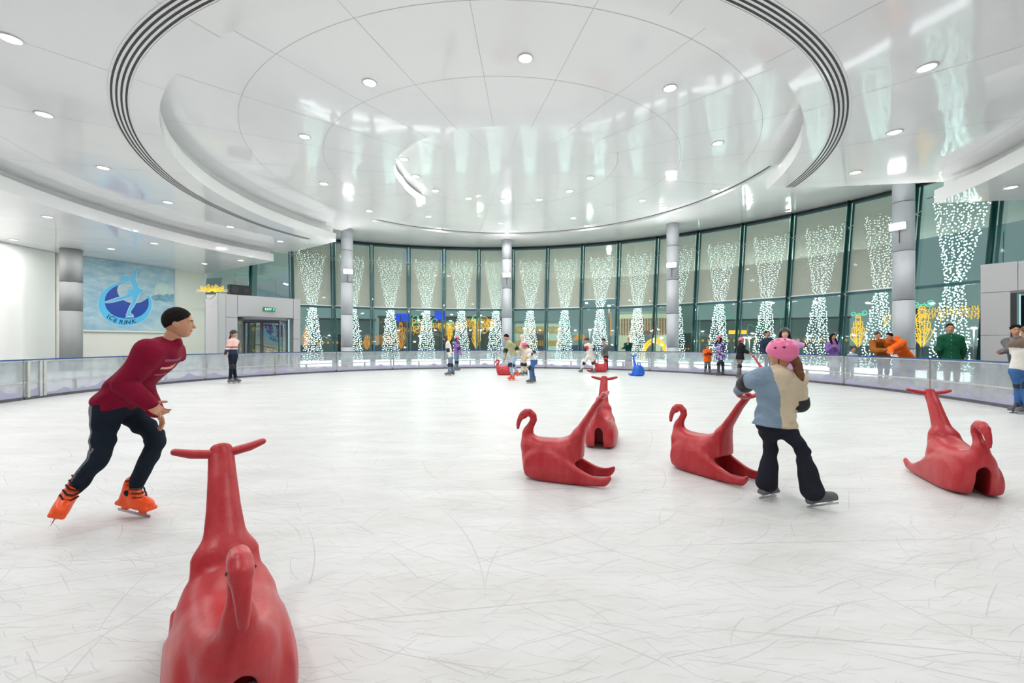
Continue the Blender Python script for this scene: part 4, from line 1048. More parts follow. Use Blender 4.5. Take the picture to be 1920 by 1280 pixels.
# ------------------------------------------------------------------ smooth solid modeller (distance field -> mesh)
class Field:
    def __init__(s, lo, hi, res):
        s.res = res; s.lo = np.array(lo, float)
        s.n = [max(4, int(math.ceil((hi[i] - lo[i]) / res)) + 1) for i in range(3)]
        s.ax = [(s.lo[i] + np.arange(s.n[i]) * res).astype(np.float32) for i in range(3)]
        s.F = np.full(s.n, .25, np.float32)
    def win(s, lo, hi, mg):
        sl = []
        for i in range(3):
            a = int(max(0, math.floor((lo[i] - mg - s.lo[i]) / s.res))); b = int(min(s.n[i], math.ceil((hi[i] + mg - s.lo[i]) / s.res) + 1))
            if b <= a: return None
            sl.append(slice(a, b))
        X = s.ax[0][sl[0]][:, None, None]; Y = s.ax[1][sl[1]][None, :, None]; Z = s.ax[2][sl[2]][None, None, :]
        return tuple(sl), X, Y, Z
    def put(s, sl, d, k, op='u'):
        F = s.F[sl]
        if op == 'u':
            h = np.maximum(k - np.abs(F - d), 0) / max(k, 1e-6); s.F[sl] = np.minimum(F, d) - h * h * k * .25
        else:
            d = -d; h = np.maximum(k - np.abs(F - d), 0) / max(k, 1e-6); s.F[sl] = np.maximum(F, d) + h * h * k * .25
    def cap(s, a, b, ra, rb=None, k=.02, ax=None, f=1.0, op='u'):
        rb = ra if rb is None else rb
        a = np.array(a, float); b = np.array(b, float); r = max(ra, rb)
        w = s.win(np.minimum(a, b) - r, np.maximum(a, b) + r, k + 2 * s.res)
        if w is None: return
        sl, X, Y, Z = w; v = b - a; L = float(v @ v) + 1e-9
        px, py, pz = X - a[0], Y - a[1], Z - a[2]
        t = np.clip((px * v[0] + py * v[1] + pz * v[2]) / L, 0, 1)
        qx, qy, qz = px - t * v[0], py - t * v[1], pz - t * v[2]
        q2 = qx * qx + qy * qy + qz * qz
        if ax is not None and f != 1.0:
            da = qx * ax[0] + qy * ax[1] + qz * ax[2]; q2 = q2 + (f * f - 1) * da * da
        s.put(sl, np.sqrt(np.maximum(q2, 0)) - (ra + t * (rb - ra)), k, op)
    def chain(s, pts, k=.02, ax=None, f=1.0):
        """pts: (x, y, z, r) ... one tapering limb, no bulges at the joints"""
        P = np.array(pts, float); m = P[:, 3].max() / min(f, 1.0)
        w = s.win(P[:, :3].min(0) - m, P[:, :3].max(0) + m, k + 2 * s.res)
        if w is None: return
        sl, X, Y, Z = w; D = None
        for a, b in zip(P, P[1:]):
            v = b[:3] - a[:3]; L = float(v @ v) + 1e-9
            px, py, pz = X - a[0], Y - a[1], Z - a[2]
            t = np.clip((px * v[0] + py * v[1] + pz * v[2]) / L, 0, 1)
            qx, qy, qz = px - t * v[0], py - t * v[1], pz - t * v[2]
            q2 = qx * qx + qy * qy + qz * qz
            if ax is not None and f != 1.0:
                da = qx * ax[0] + qy * ax[1] + qz * ax[2]; q2 = q2 + (f * f - 1) * da * da
            d = np.sqrt(np.maximum(q2, 0)) - (a[3] + t * (b[3] - a[3]))
            if D is None: D = d
            else:
                kk = .006; h = np.maximum(kk - np.abs(D - d), 0) / kk; D = np.minimum(D, d) - 0 * h
        s.put(sl, D, k)
    def ell(s, c, r, R=None, k=.02, op='u'):
        c = np.array(c, float); m = max(r)
        w = s.win(c - m, c + m, k + 2 * s.res)
        if w is None: return
        sl, X, Y, Z = w; p = [X - c[0], Y - c[1], Z - c[2]]
        if R is not None: p = [p[0] * R[i][0] + p[1] * R[i][1] + p[2] * R[i][2] for i in range(3)]   # R rows: local axes
        q = np.sqrt((p[0] / r[0]) ** 2 + (p[1] / r[1]) ** 2 + (p[2] / r[2]) ** 2); q2 = np.sqrt((p[0] / r[0] ** 2) ** 2 + (p[1] / r[1] ** 2) ** 2 + (p[2] / r[2] ** 2) ** 2)
        s.put(sl, q * (q - 1) / np.maximum(q2, 1e-6), k, op)
    def box(s, c, h, R=None, rr=.01, k=.02, op='u'):
        c = np.array(c, float); m = float(np.linalg.norm(h)) + rr
        w = s.win(c - m, c + m, k + 2 * s.res)
        if w is None: return
        sl, X, Y, Z = w; p = [X - c[0], Y - c[1], Z - c[2]]
        if R is not None: p = [p[0] * R[i][0] + p[1] * R[i][1] + p[2] * R[i][2] for i in range(3)]
        q = [np.abs(p[i]) - (h[i] - rr) for i in range(3)]
        o = np.sqrt(sum(np.maximum(x, 0) ** 2 for x in q)); i_ = np.minimum(np.maximum(q[0], np.maximum(q[1], q[2])), 0)
        s.put(sl, o + i_ - rr, k, op)
    def half(s, p, n, k=.01):
        """cut away everything on the +n side of the plane through p"""
        n = np.array(n, float); n = n / np.linalg.norm(n)
        d = (s.ax[0][:, None, None] - p[0]) * n[0] + (s.ax[1][None, :, None] - p[1]) * n[1] + (s.ax[2][None, None, :] - p[2]) * n[2]
        s.F = np.maximum(s.F, d.astype(np.float32))
    def mesh(s, name, mats, parent=None, loc=None, midx=None):
        r = s.arrays()
        return None if r is None else make_mesh(name, [(r[0], r[1], midx)], mats, parent, loc)
    def arrays(s):
        F = s.F; F[0] = F[-1] = .1; F[:, 0] = F[:, -1] = .1; F[:, :, 0] = F[:, :, -1] = .1
        S_ = F < 0; nx, ny, nz = F.shape
        cnt = np.zeros((nx - 1, ny - 1, nz - 1), np.int8)
        for i in (0, 1):
            for j in (0, 1):
                for k in (0, 1): cnt += S_[i:nx - 1 + i, j:ny - 1 + j, k:nz - 1 + k]
        act = (cnt > 0) & (cnt < 8); idx = np.argwhere(act)
        if len(idx) == 0: return None
        vid = np.full(act.shape, -1, np.int32); vid[act] = np.arange(len(idx))
        acc = np.zeros((len(idx), 3)); num = np.zeros(len(idx)); ar = np.arange(len(idx))
        cs = [(i, j, k) for i in (0, 1) for j in (0, 1) for k in (0, 1)]
        for a in cs:
            for b in cs:
                if sum(abs(a[i] - b[i]) for i in range(3)) == 1 and a < b:
                    fa = F[idx[:, 0] + a[0], idx[:, 1] + a[1], idx[:, 2] + a[2]]; fb = F[idx[:, 0] + b[0], idx[:, 1] + b[1], idx[:, 2] + b[2]]
                    c = (fa < 0) != (fb < 0); t = np.where(c, fa / np.where(c, fa - fb, 1), 0)
                    p = np.array(a) + t[:, None] * (np.array(b) - np.array(a)); acc += p * c[:, None]; num += c
        V = s.lo + (idx + acc / num[:, None]) * s.res
        quads = []
        for ax in range(3):
            sl0 = [slice(None)] * 3; sl1 = [slice(None)] * 3; sl0[ax] = slice(0, -1); sl1[ax] = slice(1, None)
            A = S_[tuple(sl0)]; B = S_[tuple(sl1)]; e = np.argwhere(A != B)
            o1, o2 = [(1, 2), (2, 0), (0, 1)][ax]
            e = e[(e[:, o1] > 0) & (e[:, o2] > 0) & (e[:, o1] < F.shape[o1] - 1) & (e[:, o2] < F.shape[o2] - 1)]
            flip = A[e[:, 0], e[:, 1], e[:, 2]]
            def g(d1, d2):
                q = e.copy(); q[:, o1] -= d1; q[:, o2] -= d2; return vid[q[:, 0], q[:, 1], q[:, 2]]
            Q = np.stack([g(1, 1), g(0, 1), g(0, 0), g(1, 0)], 1); Q[~flip] = Q[~flip][:, ::-1]; quads.append(Q)
        Q = np.concatenate(quads); Q = Q[(Q >= 0).all(1)]
        return V, Q

def make_mesh(name, chunks, mats, parent=None, loc=None):
    """chunks: (V, Q, midx function or None), joined into one mesh"""
    Vs, Qs, Ms, n = [], [], [], 0
    for V, Q, fn in chunks:
        Ms.append(fn(V[Q].mean(1)).astype(np.int32) if fn is not None else np.zeros(len(Q), np.int32))
        Vs.append(V); Qs.append(Q + n); n += len(V)
    V = np.concatenate(Vs); Q = np.concatenate(Qs); M = np.concatenate(Ms)
    if loc is not None: V = V - np.array(loc)
    me = bpy.data.meshes.new(name)
    me.vertices.add(len(V)); me.vertices.foreach_set('co', V.astype(np.float32).ravel())
    me.loops.add(len(Q) * 4); me.loops.foreach_set('vertex_index', Q.astype(np.int32).ravel())
    me.polygons.add(len(Q)); me.polygons.foreach_set('loop_start', np.arange(0, len(Q) * 4, 4, dtype=np.int32)); me.polygons.foreach_set('loop_total', np.full(len(Q), 4, np.int32))
    if not isinstance(mats, (list, tuple)): mats = [mats]
    for m_ in mats: me.materials.append(m_)
    me.polygons.foreach_set('material_index', M)
    me.polygons.foreach_set('use_smooth', np.ones(len(Q), bool)); me.update(calc_edges=True); me.validate()
    o = bpy.data.objects.new(name, me); link(o)
    if parent is not None: o.parent = parent
    return o

def poly_sdf(X, Z, P):
    """signed distance to a polygon in the x-z plane"""
    d = np.full(np.broadcast(X, Z).shape, 1e9, np.float32); inside = np.zeros(d.shape, bool); n = len(P)
    for i in range(n):
        ax, az = P[i - 1]; bx, bz = P[i]; ex, ez = bx - ax, bz - az; wx, wz = X - ax, Z - az
        t = np.clip((wx * ex + wz * ez) / (ex * ex + ez * ez + 1e-12), 0, 1)
        d = np.minimum(d, (wx - t * ex) ** 2 + (wz - t * ez) ** 2)
        c = ((az > Z) != (bz > Z)) & (X < (bx - ax) * (Z - az) / ((bz - az) if abs(bz - az) > 1e-9 else 1e-9) + ax)
        inside ^= c
    d = np.sqrt(d); return np.where(inside, -d, d)
def smax(a, b, k):
    h = np.maximum(k - np.abs(a - b), 0) / k; return np.maximum(a, b) + h * h * k * .25
# ------------------------------------------------------------------ swan skating aids
M_RED = mat('red_moulded_plastic', (198, 40, 48), .36, spec=.5, bump=(60, .06), var=(5, .1))
def red_worn():
    nt = M_RED.node_tree; N = nt.nodes; L = nt.links; b = N['Principled BSDF']
    tcn = N.new('ShaderNodeTexCoord'); mp = N.new('ShaderNodeMapping'); mp.inputs['Scale'].default_value = (1, 1, .35)
    n = N.new('ShaderNodeTexNoise'); n.inputs['Scale'].default_value = 7; n.inputs['Detail'].default_value = 8; n.inputs['Roughness'].default_value = .65
    L.new(tcn.outputs['Object'], mp.inputs[0]); L.new(mp.outputs[0], n.inputs['Vector'])
    r = N.new('ShaderNodeValToRGB'); r.color_ramp.elements[0].position = .38; r.color_ramp.elements[1].position = .68
    r.color_ramp.elements[0].color = lin((174, 20, 33)); r.color_ramp.elements[1].color = lin((194, 60, 65))
    L.new(n.outputs['Fac'], r.inputs[0]); L.new(r.outputs[0], b.inputs['Base Color'])
red_worn()
M_EYE = mat('dark_eye', (70, 30, 30), .5)

def swan_proto():
    root = empty('swan_skating_aid')
    f = Field((-.56, -.27, -.02), (.6, .27, 1.0), .0072)
    X = f.ax[0][:, None, None]; Y = f.ax[1][None, :, None]; Z = f.ax[2][None, None, :]
    aY = np.abs(Y)
    core = smooth_poly([(.40, 0), (.45, .10), (.472, .22), (.465, .33), (.43, .41), (.36, .415), (.25, .395), (.10, .40), (-.02, .42), (-.10, .42), (-.15, .36), (-.165, .28), (-.14, .20), (-.12, .1), (-.1, 0)], 2)
    W = .20 * np.sqrt(np.clip(1 - ((Z - .14) / .33) ** 2, .02, 1)) * np.clip(1 - np.clip((X - .1) / .42, 0, 1) ** 2.2 * .62, 0, 1) * np.clip(1 - np.clip((-X + .0) / .25, 0, 1) ** 1.5 * .45, .2, 1)
    d1 = smax(poly_sdf(X, Z, core), (aY - W) * .85, .07)
    wing = smooth_poly([(.38, 0), (.425, .09), (.415, .2), (.36, .28), (.25, .325), (.12, .31), (0, .265), (-.12, .19), (-.24, .125), (-.34, .095), (-.42, .105), (-.475, .135), (-.485, .09), (-.45, .03), (-.40, 0)], 2)
    W2 = (.218 - .06 * np.clip((X - .2) / .25, 0, 1) ** 2 - .02 * np.clip((-.2 - X) / .3, 0, 1)) - .05 * np.clip((Z - .12) / .2, 0, 1) ** 2 - .012 * np.clip((.1 - Z) / .1, 0, 1)
    d2 = smax(poly_sdf(X, Z, wing), aY - W2, .045)
    h = np.maximum(.03 - np.abs(d1 - d2), 0) / .03; d = np.minimum(d1, d2) - h * h * .03 * .25
    f.F = d.astype(np.float32)
    # scalloped feather ridges on both flanks
    for s in (-1, 1):
        for (x0, z0, x1, z1, r0) in ((.17, .235, .05, .245, .016), (.06, .18, -.04, .19, .014)):
            f.cap((x0, s * .176, z0), (x1, s * .184, z1), r0 * .8, .006, k=.025)
    # neck, head and hooked beak
    neck = [(.405, .36, .060), (.418, .43, .050), (.405, .50, .042), (.375, .56, .037), (.350, .615, .036), (.358, .665, .038), (.395, .70, .040), (.435, .695, .043), (.462, .668, .043)]
    nz = lambda z: .36 + (z - .36) * .88
    f.chain([(x, 0, nz(z), r) for x, z, r in neck], k=.03, ax=(0, 1, 0), f=1.08)
    f.cap((.40, 0, .33), (.415, 0, .44), .085, .045, k=.06)
    f.chain([(x, 0, nz(z), r) for x, z, r in ((.470, .668, .036), (.495, .635, .031), (.513, .595, .026), (.524, .55, .022), (.527, .505, .016))], k=.014)
    # tail rising to the handle: flat and wide
    tail = [(-.03, .33, .075), (-.07, .38, .07), (-.105, .43, .062), (-.14, .50, .052), (-.18, .58, .044), (-.23, .67, .038), (-.30, .80, .033), (-.37, .905, .030), (-.385, .94, .026)]
    tz = lambda z: .36 + (z - .36) * .905
    f.chain([(x, 0, tz(z), r) for x, z, r in tail], k=.07, ax=(0, 1, 0), f=.56)
    f.cap((-.13, 0, .46), (-.13, 0, .24), .05, .05, k=.06, ax=(0, 1, 0), f=.5)
    # hollow tunnel: arched slot in front that widens to the rear, open between the runners
    hw = .048 + .105 * np.clip((.46 - X) / .5, 0, 1) ** 1.0
    ztop = .30 - .07 * np.clip((.3 - X) / .4, 0, 1)
    t = smax(aY - hw, Z - ztop, .09)
    t = np.maximum(t, -(Z + .05))
    t = np.maximum(t, (.035 - np.abs(X - .06)) + 0 * Z)      # a web closes the middle of the tunnel
    body_t = t
    F = f.F; dd = -body_t; k = .02; hh = np.maximum(k - np.abs(F - dd), 0) / k; f.F = (np.maximum(F, dd) + hh * hh * k * .25).astype(np.float32)
    # behind the rear arch the space between the runners is open to the sky
    rear = np.maximum(aY - .150, X + .158); rear = np.maximum(rear, Z - .215)
    f.F = np.maximum(f.F, -rear + 0 * Z).astype(np.float32)
    f.F = np.maximum(f.F, -Z + 0 * X + 0 * Y).astype(np.float32)
    f.mesh('body', M_RED, root)
    for s in (-1, 1):
        g = Field((-.5, -.02 if s > 0 else -.22, .78), (-.3, .22 if s > 0 else .02, .97), .0055)
        g.chain([(-.375, 0, .86, .020), (-.384, s * .06, .864, .021), (-.392, s * .12, .873, .021), (-.402, s * .18, .89, .016)], k=.01, ax=(1, 0, 0), f=.78)
        g.mesh('handlebar', M_RED, root)
        m = MB(); m.ball((.462, s * .0385, nz(.680)), .0075, 5); m.build('eye', M_EYE, root, True)
    return root
SW = swan_proto()
def ground(px, py):
    Y = EYE * 800.0 / (py - 643); return Vector(((px - 960) / 800.0 * Y, Y, 0))
def place_swan(x, y, rz, label, sc=1.0):
    o = SW if not SW.get('used') else copy_tree(SW)
    SW['used'] = 1
    if 'used' in o and o is not SW: del o['used']
    o.location = (x, y, 0); o.rotation_euler = (0, 0, math.radians(rz)); o.scale = (sc, sc, sc)
    tag(o, label, 'skating aid', 'swan skating aids')
    return o
# foreground swans
place_swan(-1.19, 1.79, -52, 'large red swan skating aid in the near left foreground facing the viewer')
place_swan(.56, 4.42, 160, 'red swan skating aid in side view near the middle, head to the left')
place_swan(1.27, 6.03, -107, 'red swan skating aid behind the middle one, arched front hollow towards the viewer')
place_swan(2.15, 4.58, 122, 'red swan skating aid pushed by the girl in the pink helmet')
place_swan(4.38, 4.25, -110, 'red swan skating aid at the right, hollow front facing the viewer')
del SW['used']
# ------------------------------------------------------------------ people
def cloth(name, col, var=.12, rough=.85, bump=(14, .5, 4), sc=6): return mat(name, col, rough, bump=bump, var=(sc, var), spec=.2)
SKIN = {'tan': mat('tan_skin', (196, 142, 112), .5, var=(8, .06)), 'light': mat('light_skin', (222, 172, 146), .5, var=(8, .05)), 'brown': mat('brown_skin', (160, 108, 82), .5, var=(8, .06))}
M_LIP = mat('lips', (170, 92, 84), .5); M_EYED = mat('dark_iris', (38, 26, 22), .25); M_EYEW = mat('eye_white', (225, 220, 214), .4)
M_HAIRB = mat('black_hair', (26, 21, 20), .8, spec=.15, bump=(90, .5, 2)); M_HAIRBR = mat('brown_hair', (112, 74, 48), .6, spec=.3, bump=(40, .9, 3), var=(16, .35)); M_HAIRD = mat('dark_brown_hair', (56, 38, 30), .5, bump=(60, .6, 2))
M_PAD = mat('black_knee_pad', (28, 29, 33), .6, bump=(40, .3)); M_BLADE = mat('steel_blade', (190, 194, 198), .25, metal=.85)
M_BOOTG = mat('grey_skate_boot', (96, 96, 98), .55, var=(12, .2)); M_BOOTB = mat('black_skate_boot', (44, 45, 50), .5); M_BOOTO = mat('orange_skate_boot', (250, 84, 22), .35); M_BOOTO.node_tree.nodes['Principled BSDF'].inputs['Emission Strength'].default_value = 0
M_HPINK = mat('pink_helmet_shell', (236, 118, 164), .3, spec=.5); M_HBLK = mat('black_helmet_shell', (42, 42, 46), .4); M_HGREEN = mat('black_green_helmet_shell', (50, 80, 46), .4)
V3 = lambda v: np.array(v, float)
def nrm(v): return v / (np.linalg.norm(v) + 1e-9)
def pix(px, py, Y): return V3(at(px, py, Y))

def head_field(c, f, l, u, s, res):
    F = Field(c - .17 * s, c + .17 * s, res)
    R = [f, l, u]
    F.ell(c + u * .02 * s, (.097 * s, .078 * s, .103 * s), R, k=.01)
    F.ell(c + f * .012 * s - u * .035 * s, (.078 * s, .066 * s, .075 * s), R, k=.03)
    F.ell(c + f * .05 * s - u * .083 * s, (.032 * s, .034 * s, .025 * s), R, k=.03)                 # chin
    F.cap(c + f * .088 * s + u * .008 * s, c + f * .108 * s - u * .026 * s, .008 * s, .0125 * s, k=.012)   # nose
    F.cap(c + f * .082 * s + l * .04 * s + u * .024 * s, c + f * .082 * s - l * .04 * s + u * .024 * s, .012 * s, .012 * s, k=.018)   # brow
    for g in (-1, 1):
        F.ell(c + l * g * .077 * s - f * .008 * s - u * .008 * s, (.020 * s, .010 * s, .032 * s), R, k=.006)
        F.ell(c + f * .095 * s + l * g * .031 * s + u * .004 * s, (.014 * s, .018 * s, .010 * s), R, k=.012, op='s')
        F.ell(c + f * .080 * s + l * g * .031 * s + u * .004 * s, (.012 * s, .014 * s, .011 * s), R, k=.003)
    F.cap(c + f * .088 * s + l * .018 * s - u * .055 * s, c + f * .088 * s - l * .018 * s - u * .055 * s, .009 * s, .009 * s, k=.008)     # lips
    def mi(C):
        d = C - c; a, b, h = d @ f / s, d @ l / s, d @ u / s; o = np.zeros(len(C), int)
        ey = (np.abs(np.abs(b) - .031) < .012) & (np.abs(h - .004) < .0055) & (a > .06); o[ey] = 3
        o[(np.hypot(np.abs(b) - .031, h - .004) < .0062) & (a > .06)] = 2
        o[(np.abs(np.abs(b) - .032) < .019) & (np.abs(h - .027 + .1 * np.abs(np.abs(b) - .03)) < .0042) & (a > .05)] = 4
        o[(np.abs(b) < .024) & (np.abs(h + .055) < .0085) & (a > .07)] = 1
        return o
    return F, mi

def wrinkle(G, amp, s, seed=0.0):
    X = G.ax[0][:, None, None] / s; Y = G.ax[1][None, :, None] / s; Z = G.ax[2][None, None, :] / s
    a = np.sin(34 * Z + 5 * np.sin(7 * X + 5 * Y + seed) + 14 * X) * (.5 + .5 * np.sin(9 * X + 6 * Z + 8 * Y + seed * 2))
    b = np.sin(22 * X - 30 * Z + 4 * np.sin(8 * Z + seed) + 18 * Y) * (.5 + .5 * np.sin(7 * Z - 8 * X + seed))
    G.F = (G.F + amp * s * (a + .8 * b)).astype(np.float32)

def hand_field(w, d, n, side, s, res, curl=.35):
    """wrist point, finger direction, palm normal, side vector (towards the thumb)"""
    d = nrm(d); side = nrm(side - (side @ d) * d); n = np.cross(d, side)
    F = Field(w - .16 * s, w + .2 * s * 1.0, res)
    F.cap(w - d * .04 * s, w + d * .012 * s, .027 * s, .026 * s, k=.01, ax=n, f=1.25)
    F.ell(w + d * .048 * s, (.052 * s, .040 * s, .017 * s), [d, side, n], k=.02)
    for i, (o, L) in enumerate(((.030, .92), (.010, 1.0), (-.011, .95), (-.030, .76))):
        p = w + d * (.086 - abs(o - .005) * .25) * s + side * o * s; dd = d + side * o * 2.0; dd = nrm(dd); a = curl * .7 * (1 + .12 * i)
        pts = [tuple(p - dd * .02 * s) + (.0095 * s,), tuple(p) + (.0092 * s,)]
        for j, sl in enumerate((.040, .026, .020)):
            dd = nrm(dd * math.cos(a) + n * math.sin(a)); p = p + dd * sl * L * s; pts.append(tuple(p) + ((.0085 - .0009 * j) * s,)); a = curl * 1.1
        F.chain(pts, k=.005)
    p = w + d * .022 * s + side * .030 * s; t1 = nrm(d * .55 + side * .75 + n * .35)
    p2 = p + t1 * .036 * s; t2 = nrm(t1 * .8 + d * .5 + n * curl * .4); p3 = p2 + t2 * .032 * s
    F.chain([tuple(p) + (.014 * s,), tuple(p2) + (.0105 * s,), tuple(p3) + (.0085 * s,)], k=.008)
    return F

def skate(root, ankle, toe, s, boot, laces=None, heel_h=.15, up=None, shaft=.2, shin=None):
    """boot with laces on a steel blade; ankle joint point, toe direction vector, sole normal up"""
    toe = nrm(toe); up = V3((0, 0, 1)) if up is None else nrm(up)
    toe = nrm(toe - (toe @ up) * up); sd = np.cross(up, toe)
    base = ankle - up * (heel_h - .055) * s            # underside of the boot
    sv = up if shin is None else nrm(up * .35 + shin * .65)
    F = Field(base - .26 * s, base + .32 * s, .009 if s > .7 else .008); R = [toe, sd, up]
    F.box(base + toe * .055 * s + up * .012 * s, (.145 * s, .045 * s, .014 * s), R, .012, k=.01)
    F.ell(base + toe * .10 * s + up * .045 * s, (.105 * s, .046 * s, .042 * s), R, k=.03)
    F.cap(base - toe * .03 * s + up * .05 * s, base - toe * .028 * s + up * .06 * s + sv * (shaft - .06) * s, .050 * s, .050 * s, k=.04, ax=sd, f=1.12)
    F.cap(base + toe * .05 * s + up * .075 * s, base - toe * .012 * s + up * .08 * s + sv * (shaft - .10) * s, .045 * s, .042 * s, k=.04, ax=sd, f=1.15)
    b = F.mesh('skate_boot', boot, root)
    m = MB(); M3 = Matrix((toe, sd, up)).transposed(); m.mi = 0
    m.box(base + toe * .045 * s - up * .045 * s, (.29 * s, .006, .022 * s), M3)
    m.mi = 1
    m.box(base + toe * .12 * s - up * .018 * s, (.05 * s, .02 * s, .036 * s), M3); m.box(base - toe * .04 * s - up * .018 * s, (.045 * s, .02 * s, .036 * s), M3)
    m.box(base + toe * .045 * s - up * .003 * s, (.26 * s, .05 * s, .008 * s), M3)
    m.build('blade', [M_BLADE, boot if boot is M_BOOTO else M_BLADE], b)
    if laces is not None:
        m = MB()
        for j in range(5):
            z = .085 + j * .026; x = .085 - j * .019
            c = base + toe * (x + .005) * s + up * z * s
            m.tube([c - sd * .046 * s - toe * .02 * s, c - sd * .02 * s + toe * .022 * s, c + sd * .02 * s + toe * .022 * s, c + sd * .046 * s - toe * .02 * s + up * .012 * s], .006 * s, 5)
        m.build('laces', laces, b)

def person(label, Y, s, fa, J, skin='tan', hair=('short', None), top=None, pants=None, hs=1.0, boots=None, laces=None, helmet=None, pads=False, elpads=False, wide=1.0,
           ground_z=0.0, hfa=None, hpitch=0.0, hroll=0.0, res=.014, hres=.008, sleeve=1.0, toploose=.02, coat=0.0, skirt=None, hood=None, flare=0.0, handc=.4, glove=None, toes=None, cat='person', group=None, topmid=None, hijab=None, pant_r=1.0, fingers=None, legs=True, body_pitch=None, pantmid=None, sk_up=(None, None), boot_s=1.0, wrk=None, tilt_helmet=.30):
    f = V3((math.cos(math.radians(fa)), math.sin(math.radians(fa)), 0)); l = V3((-f[1], f[0], 0)); up = V3((0, 0, 1))
    neck = pix(J['neck'][0], J['neck'][1], Y + (J['neck'][2] if len(J['neck']) > 2 else 0)); pel = pix(J['pel'][0], J['pel'][1], Y + (J['pel'][2] if len(J['pel']) > 2 else 0))
    spine = nrm(neck - pel); ft = nrm(f - (f @ spine) * spine)
    lt = l if 'tilt' not in J else nrm(l + up * J['tilt'])
    sh = {g: neck - spine * .075 * s + lt * (.165 * wide * s * (1 if g == 'L' else -1)) for g in 'LR'}
    hp = {g: pel - up * .02 * s + l * (.088 * s * (1 if g == 'L' else -1)) for g in 'LR'}
    def jt(k, ref, default):
        if k in J:
            j = J[k]; return pix(j[0], j[1], ref[1] + (j[2] if len(j) > 2 else 0))
        return default
    el, wr, kn, an = {}, {}, {}, {}
    for g in 'LR':
        q = 1 if g == 'L' else -1
        el[g] = jt('e' + g, sh[g], sh[g] + l * q * .05 * s - up * .28 * s - f * .03 * s)
        wr[g] = jt('w' + g, el[g], el[g] - up * .23 * s + f * .08 * s)
        if 'a' + g in J:
            j = J['a' + g]; dy = j[1] if len(j) > 1 else 0; yy = Y + dy; zz = j[2] if len(j) > 2 else .15 * s + ground_z
            an[g] = V3(((j[0] - 960) / 800. * yy, yy, zz))
        else: an[g] = V3((hp[g][0], hp[g][1], .11 * s + ground_z))
        mid = (hp[g] + an[g]) / 2
        kn[g] = pix(J['k' + g][0], J['k' + g][1], mid[1] + (J['k' + g][2] if len(J['k' + g]) > 2 else 0)) if 'k' + g in J else mid + f * .04 * s
    hf_ = fa if hfa is None else hfa
    f0 = V3((math.cos(math.radians(hf_)), math.sin(math.radians(hf_)), 0)); hl = V3((-f0[1], f0[0], 0)); cp, spp = math.cos(math.radians(hpitch)), math.sin(math.radians(hpitch))
    hf = f0 * cp - up * spp; hu = nrm(np.cross(hf, hl))
    if hroll: hl, hu = nrm(hl * math.cos(math.radians(hroll)) + hu * math.sin(math.radians(hroll))), nrm(hu * math.cos(math.radians(hroll)) - hl * math.sin(math.radians(hroll)))
    H = s * hs
    hc = pix(J['head'][0], J['head'][1], Y + (J['head'][2] if len(J['head']) > 2 else 0)) if 'head' in J else neck + spine * .15 * H + hf * .02 * H
    base = V3(((an['L'][0] + an['R'][0]) / 2, (an['L'][1] + an['R'][1]) / 2, ground_z)) if legs else V3((pel[0], pel[1], ground_z))
    root = empty('person', tuple(base)); tag(root, label, cat, group)
    skm = SKIN[skin]; hb = (V3(hair[1]) if False else hair[1]) or M_HAIRB
    allp = np.array([neck, pel, hc] + [d[g] for d in (sh, el, wr, kn, an) for g in 'LR'])
    lo = allp.min(0) - .3 * s; hi = allp.max(0) + .3 * s
    # --- body: head, neck, trunk, arms, legs as one figure
    F = Field(lo, hi, res)
    F.chain([tuple(neck - spine * .04 * s) + (.060 * s,), tuple(neck + spine * .03 * s) + (.053 * s,), tuple(hc - hu * .05 * H - hf * .015 * H) + (.052 * H,)], k=.02)
    chest = pel + (neck - pel) * .72; waist = pel + (neck - pel) * .32
    def trunk(FF, o, low=0.0, kk=.05):
        FF.chain([tuple(pel - spine * low * s) + ((.150 * s * (.5 + .5 * wide) + o),), tuple(waist) + (.138 * s * (.4 + .6 * wide) + o,), tuple(chest) + (.158 * s * wide + o,), tuple(neck - spine * .07 * s) + (.105 * s + o,)], k=kk, ax=ft, f=1.42)
        FF.chain([tuple(sh['L']) + (.055 * s + o,), tuple(neck - spine * .02 * s) + (.060 * s + o * .7,), tuple(sh['R']) + (.055 * s + o,)], k=kk)
    trunk(F, -.012)
    for g in 'LR':
        F.chain([tuple(sh[g]) + (.050 * s,), tuple(el[g]) + (.038 * s,), tuple(wr[g]) + (.025 * s,)], k=.03)
        if legs: F.chain([tuple(hp[g]) + (.070 * s,), tuple(kn[g]) + (.042 * s,), tuple(an[g]) + (.030 * s,)], k=.03)
    fh, mh = head_field(hc, hf, hl, hu, H, hres)
    chunks = [F.arrays() + (None,), fh.arrays() + (mh,)]
    hand_m = []
    for g in 'LR':
        q = 1 if g == 'L' else -1
        d = nrm(wr[g] - el[g])
        if fingers and g in fingers: d = nrm(V3(fingers[g]))
        side = f * .5 - l * q * .6 + up * .3
        hfld = hand_field(wr[g], d, None, side, s * (1.0 if hs <= 1.05 else .95), min(hres, .0075) if hres < .006 else .0075, handc)
        a = hfld.arrays()
        if a is not None: chunks.append(a + (None,))
    make_mesh('body', chunks, [skm, M_LIP, M_EYED, M_EYEW, hb], root, tuple(base))
    loc = tuple(base)
    # --- hair
    st = hair[0]
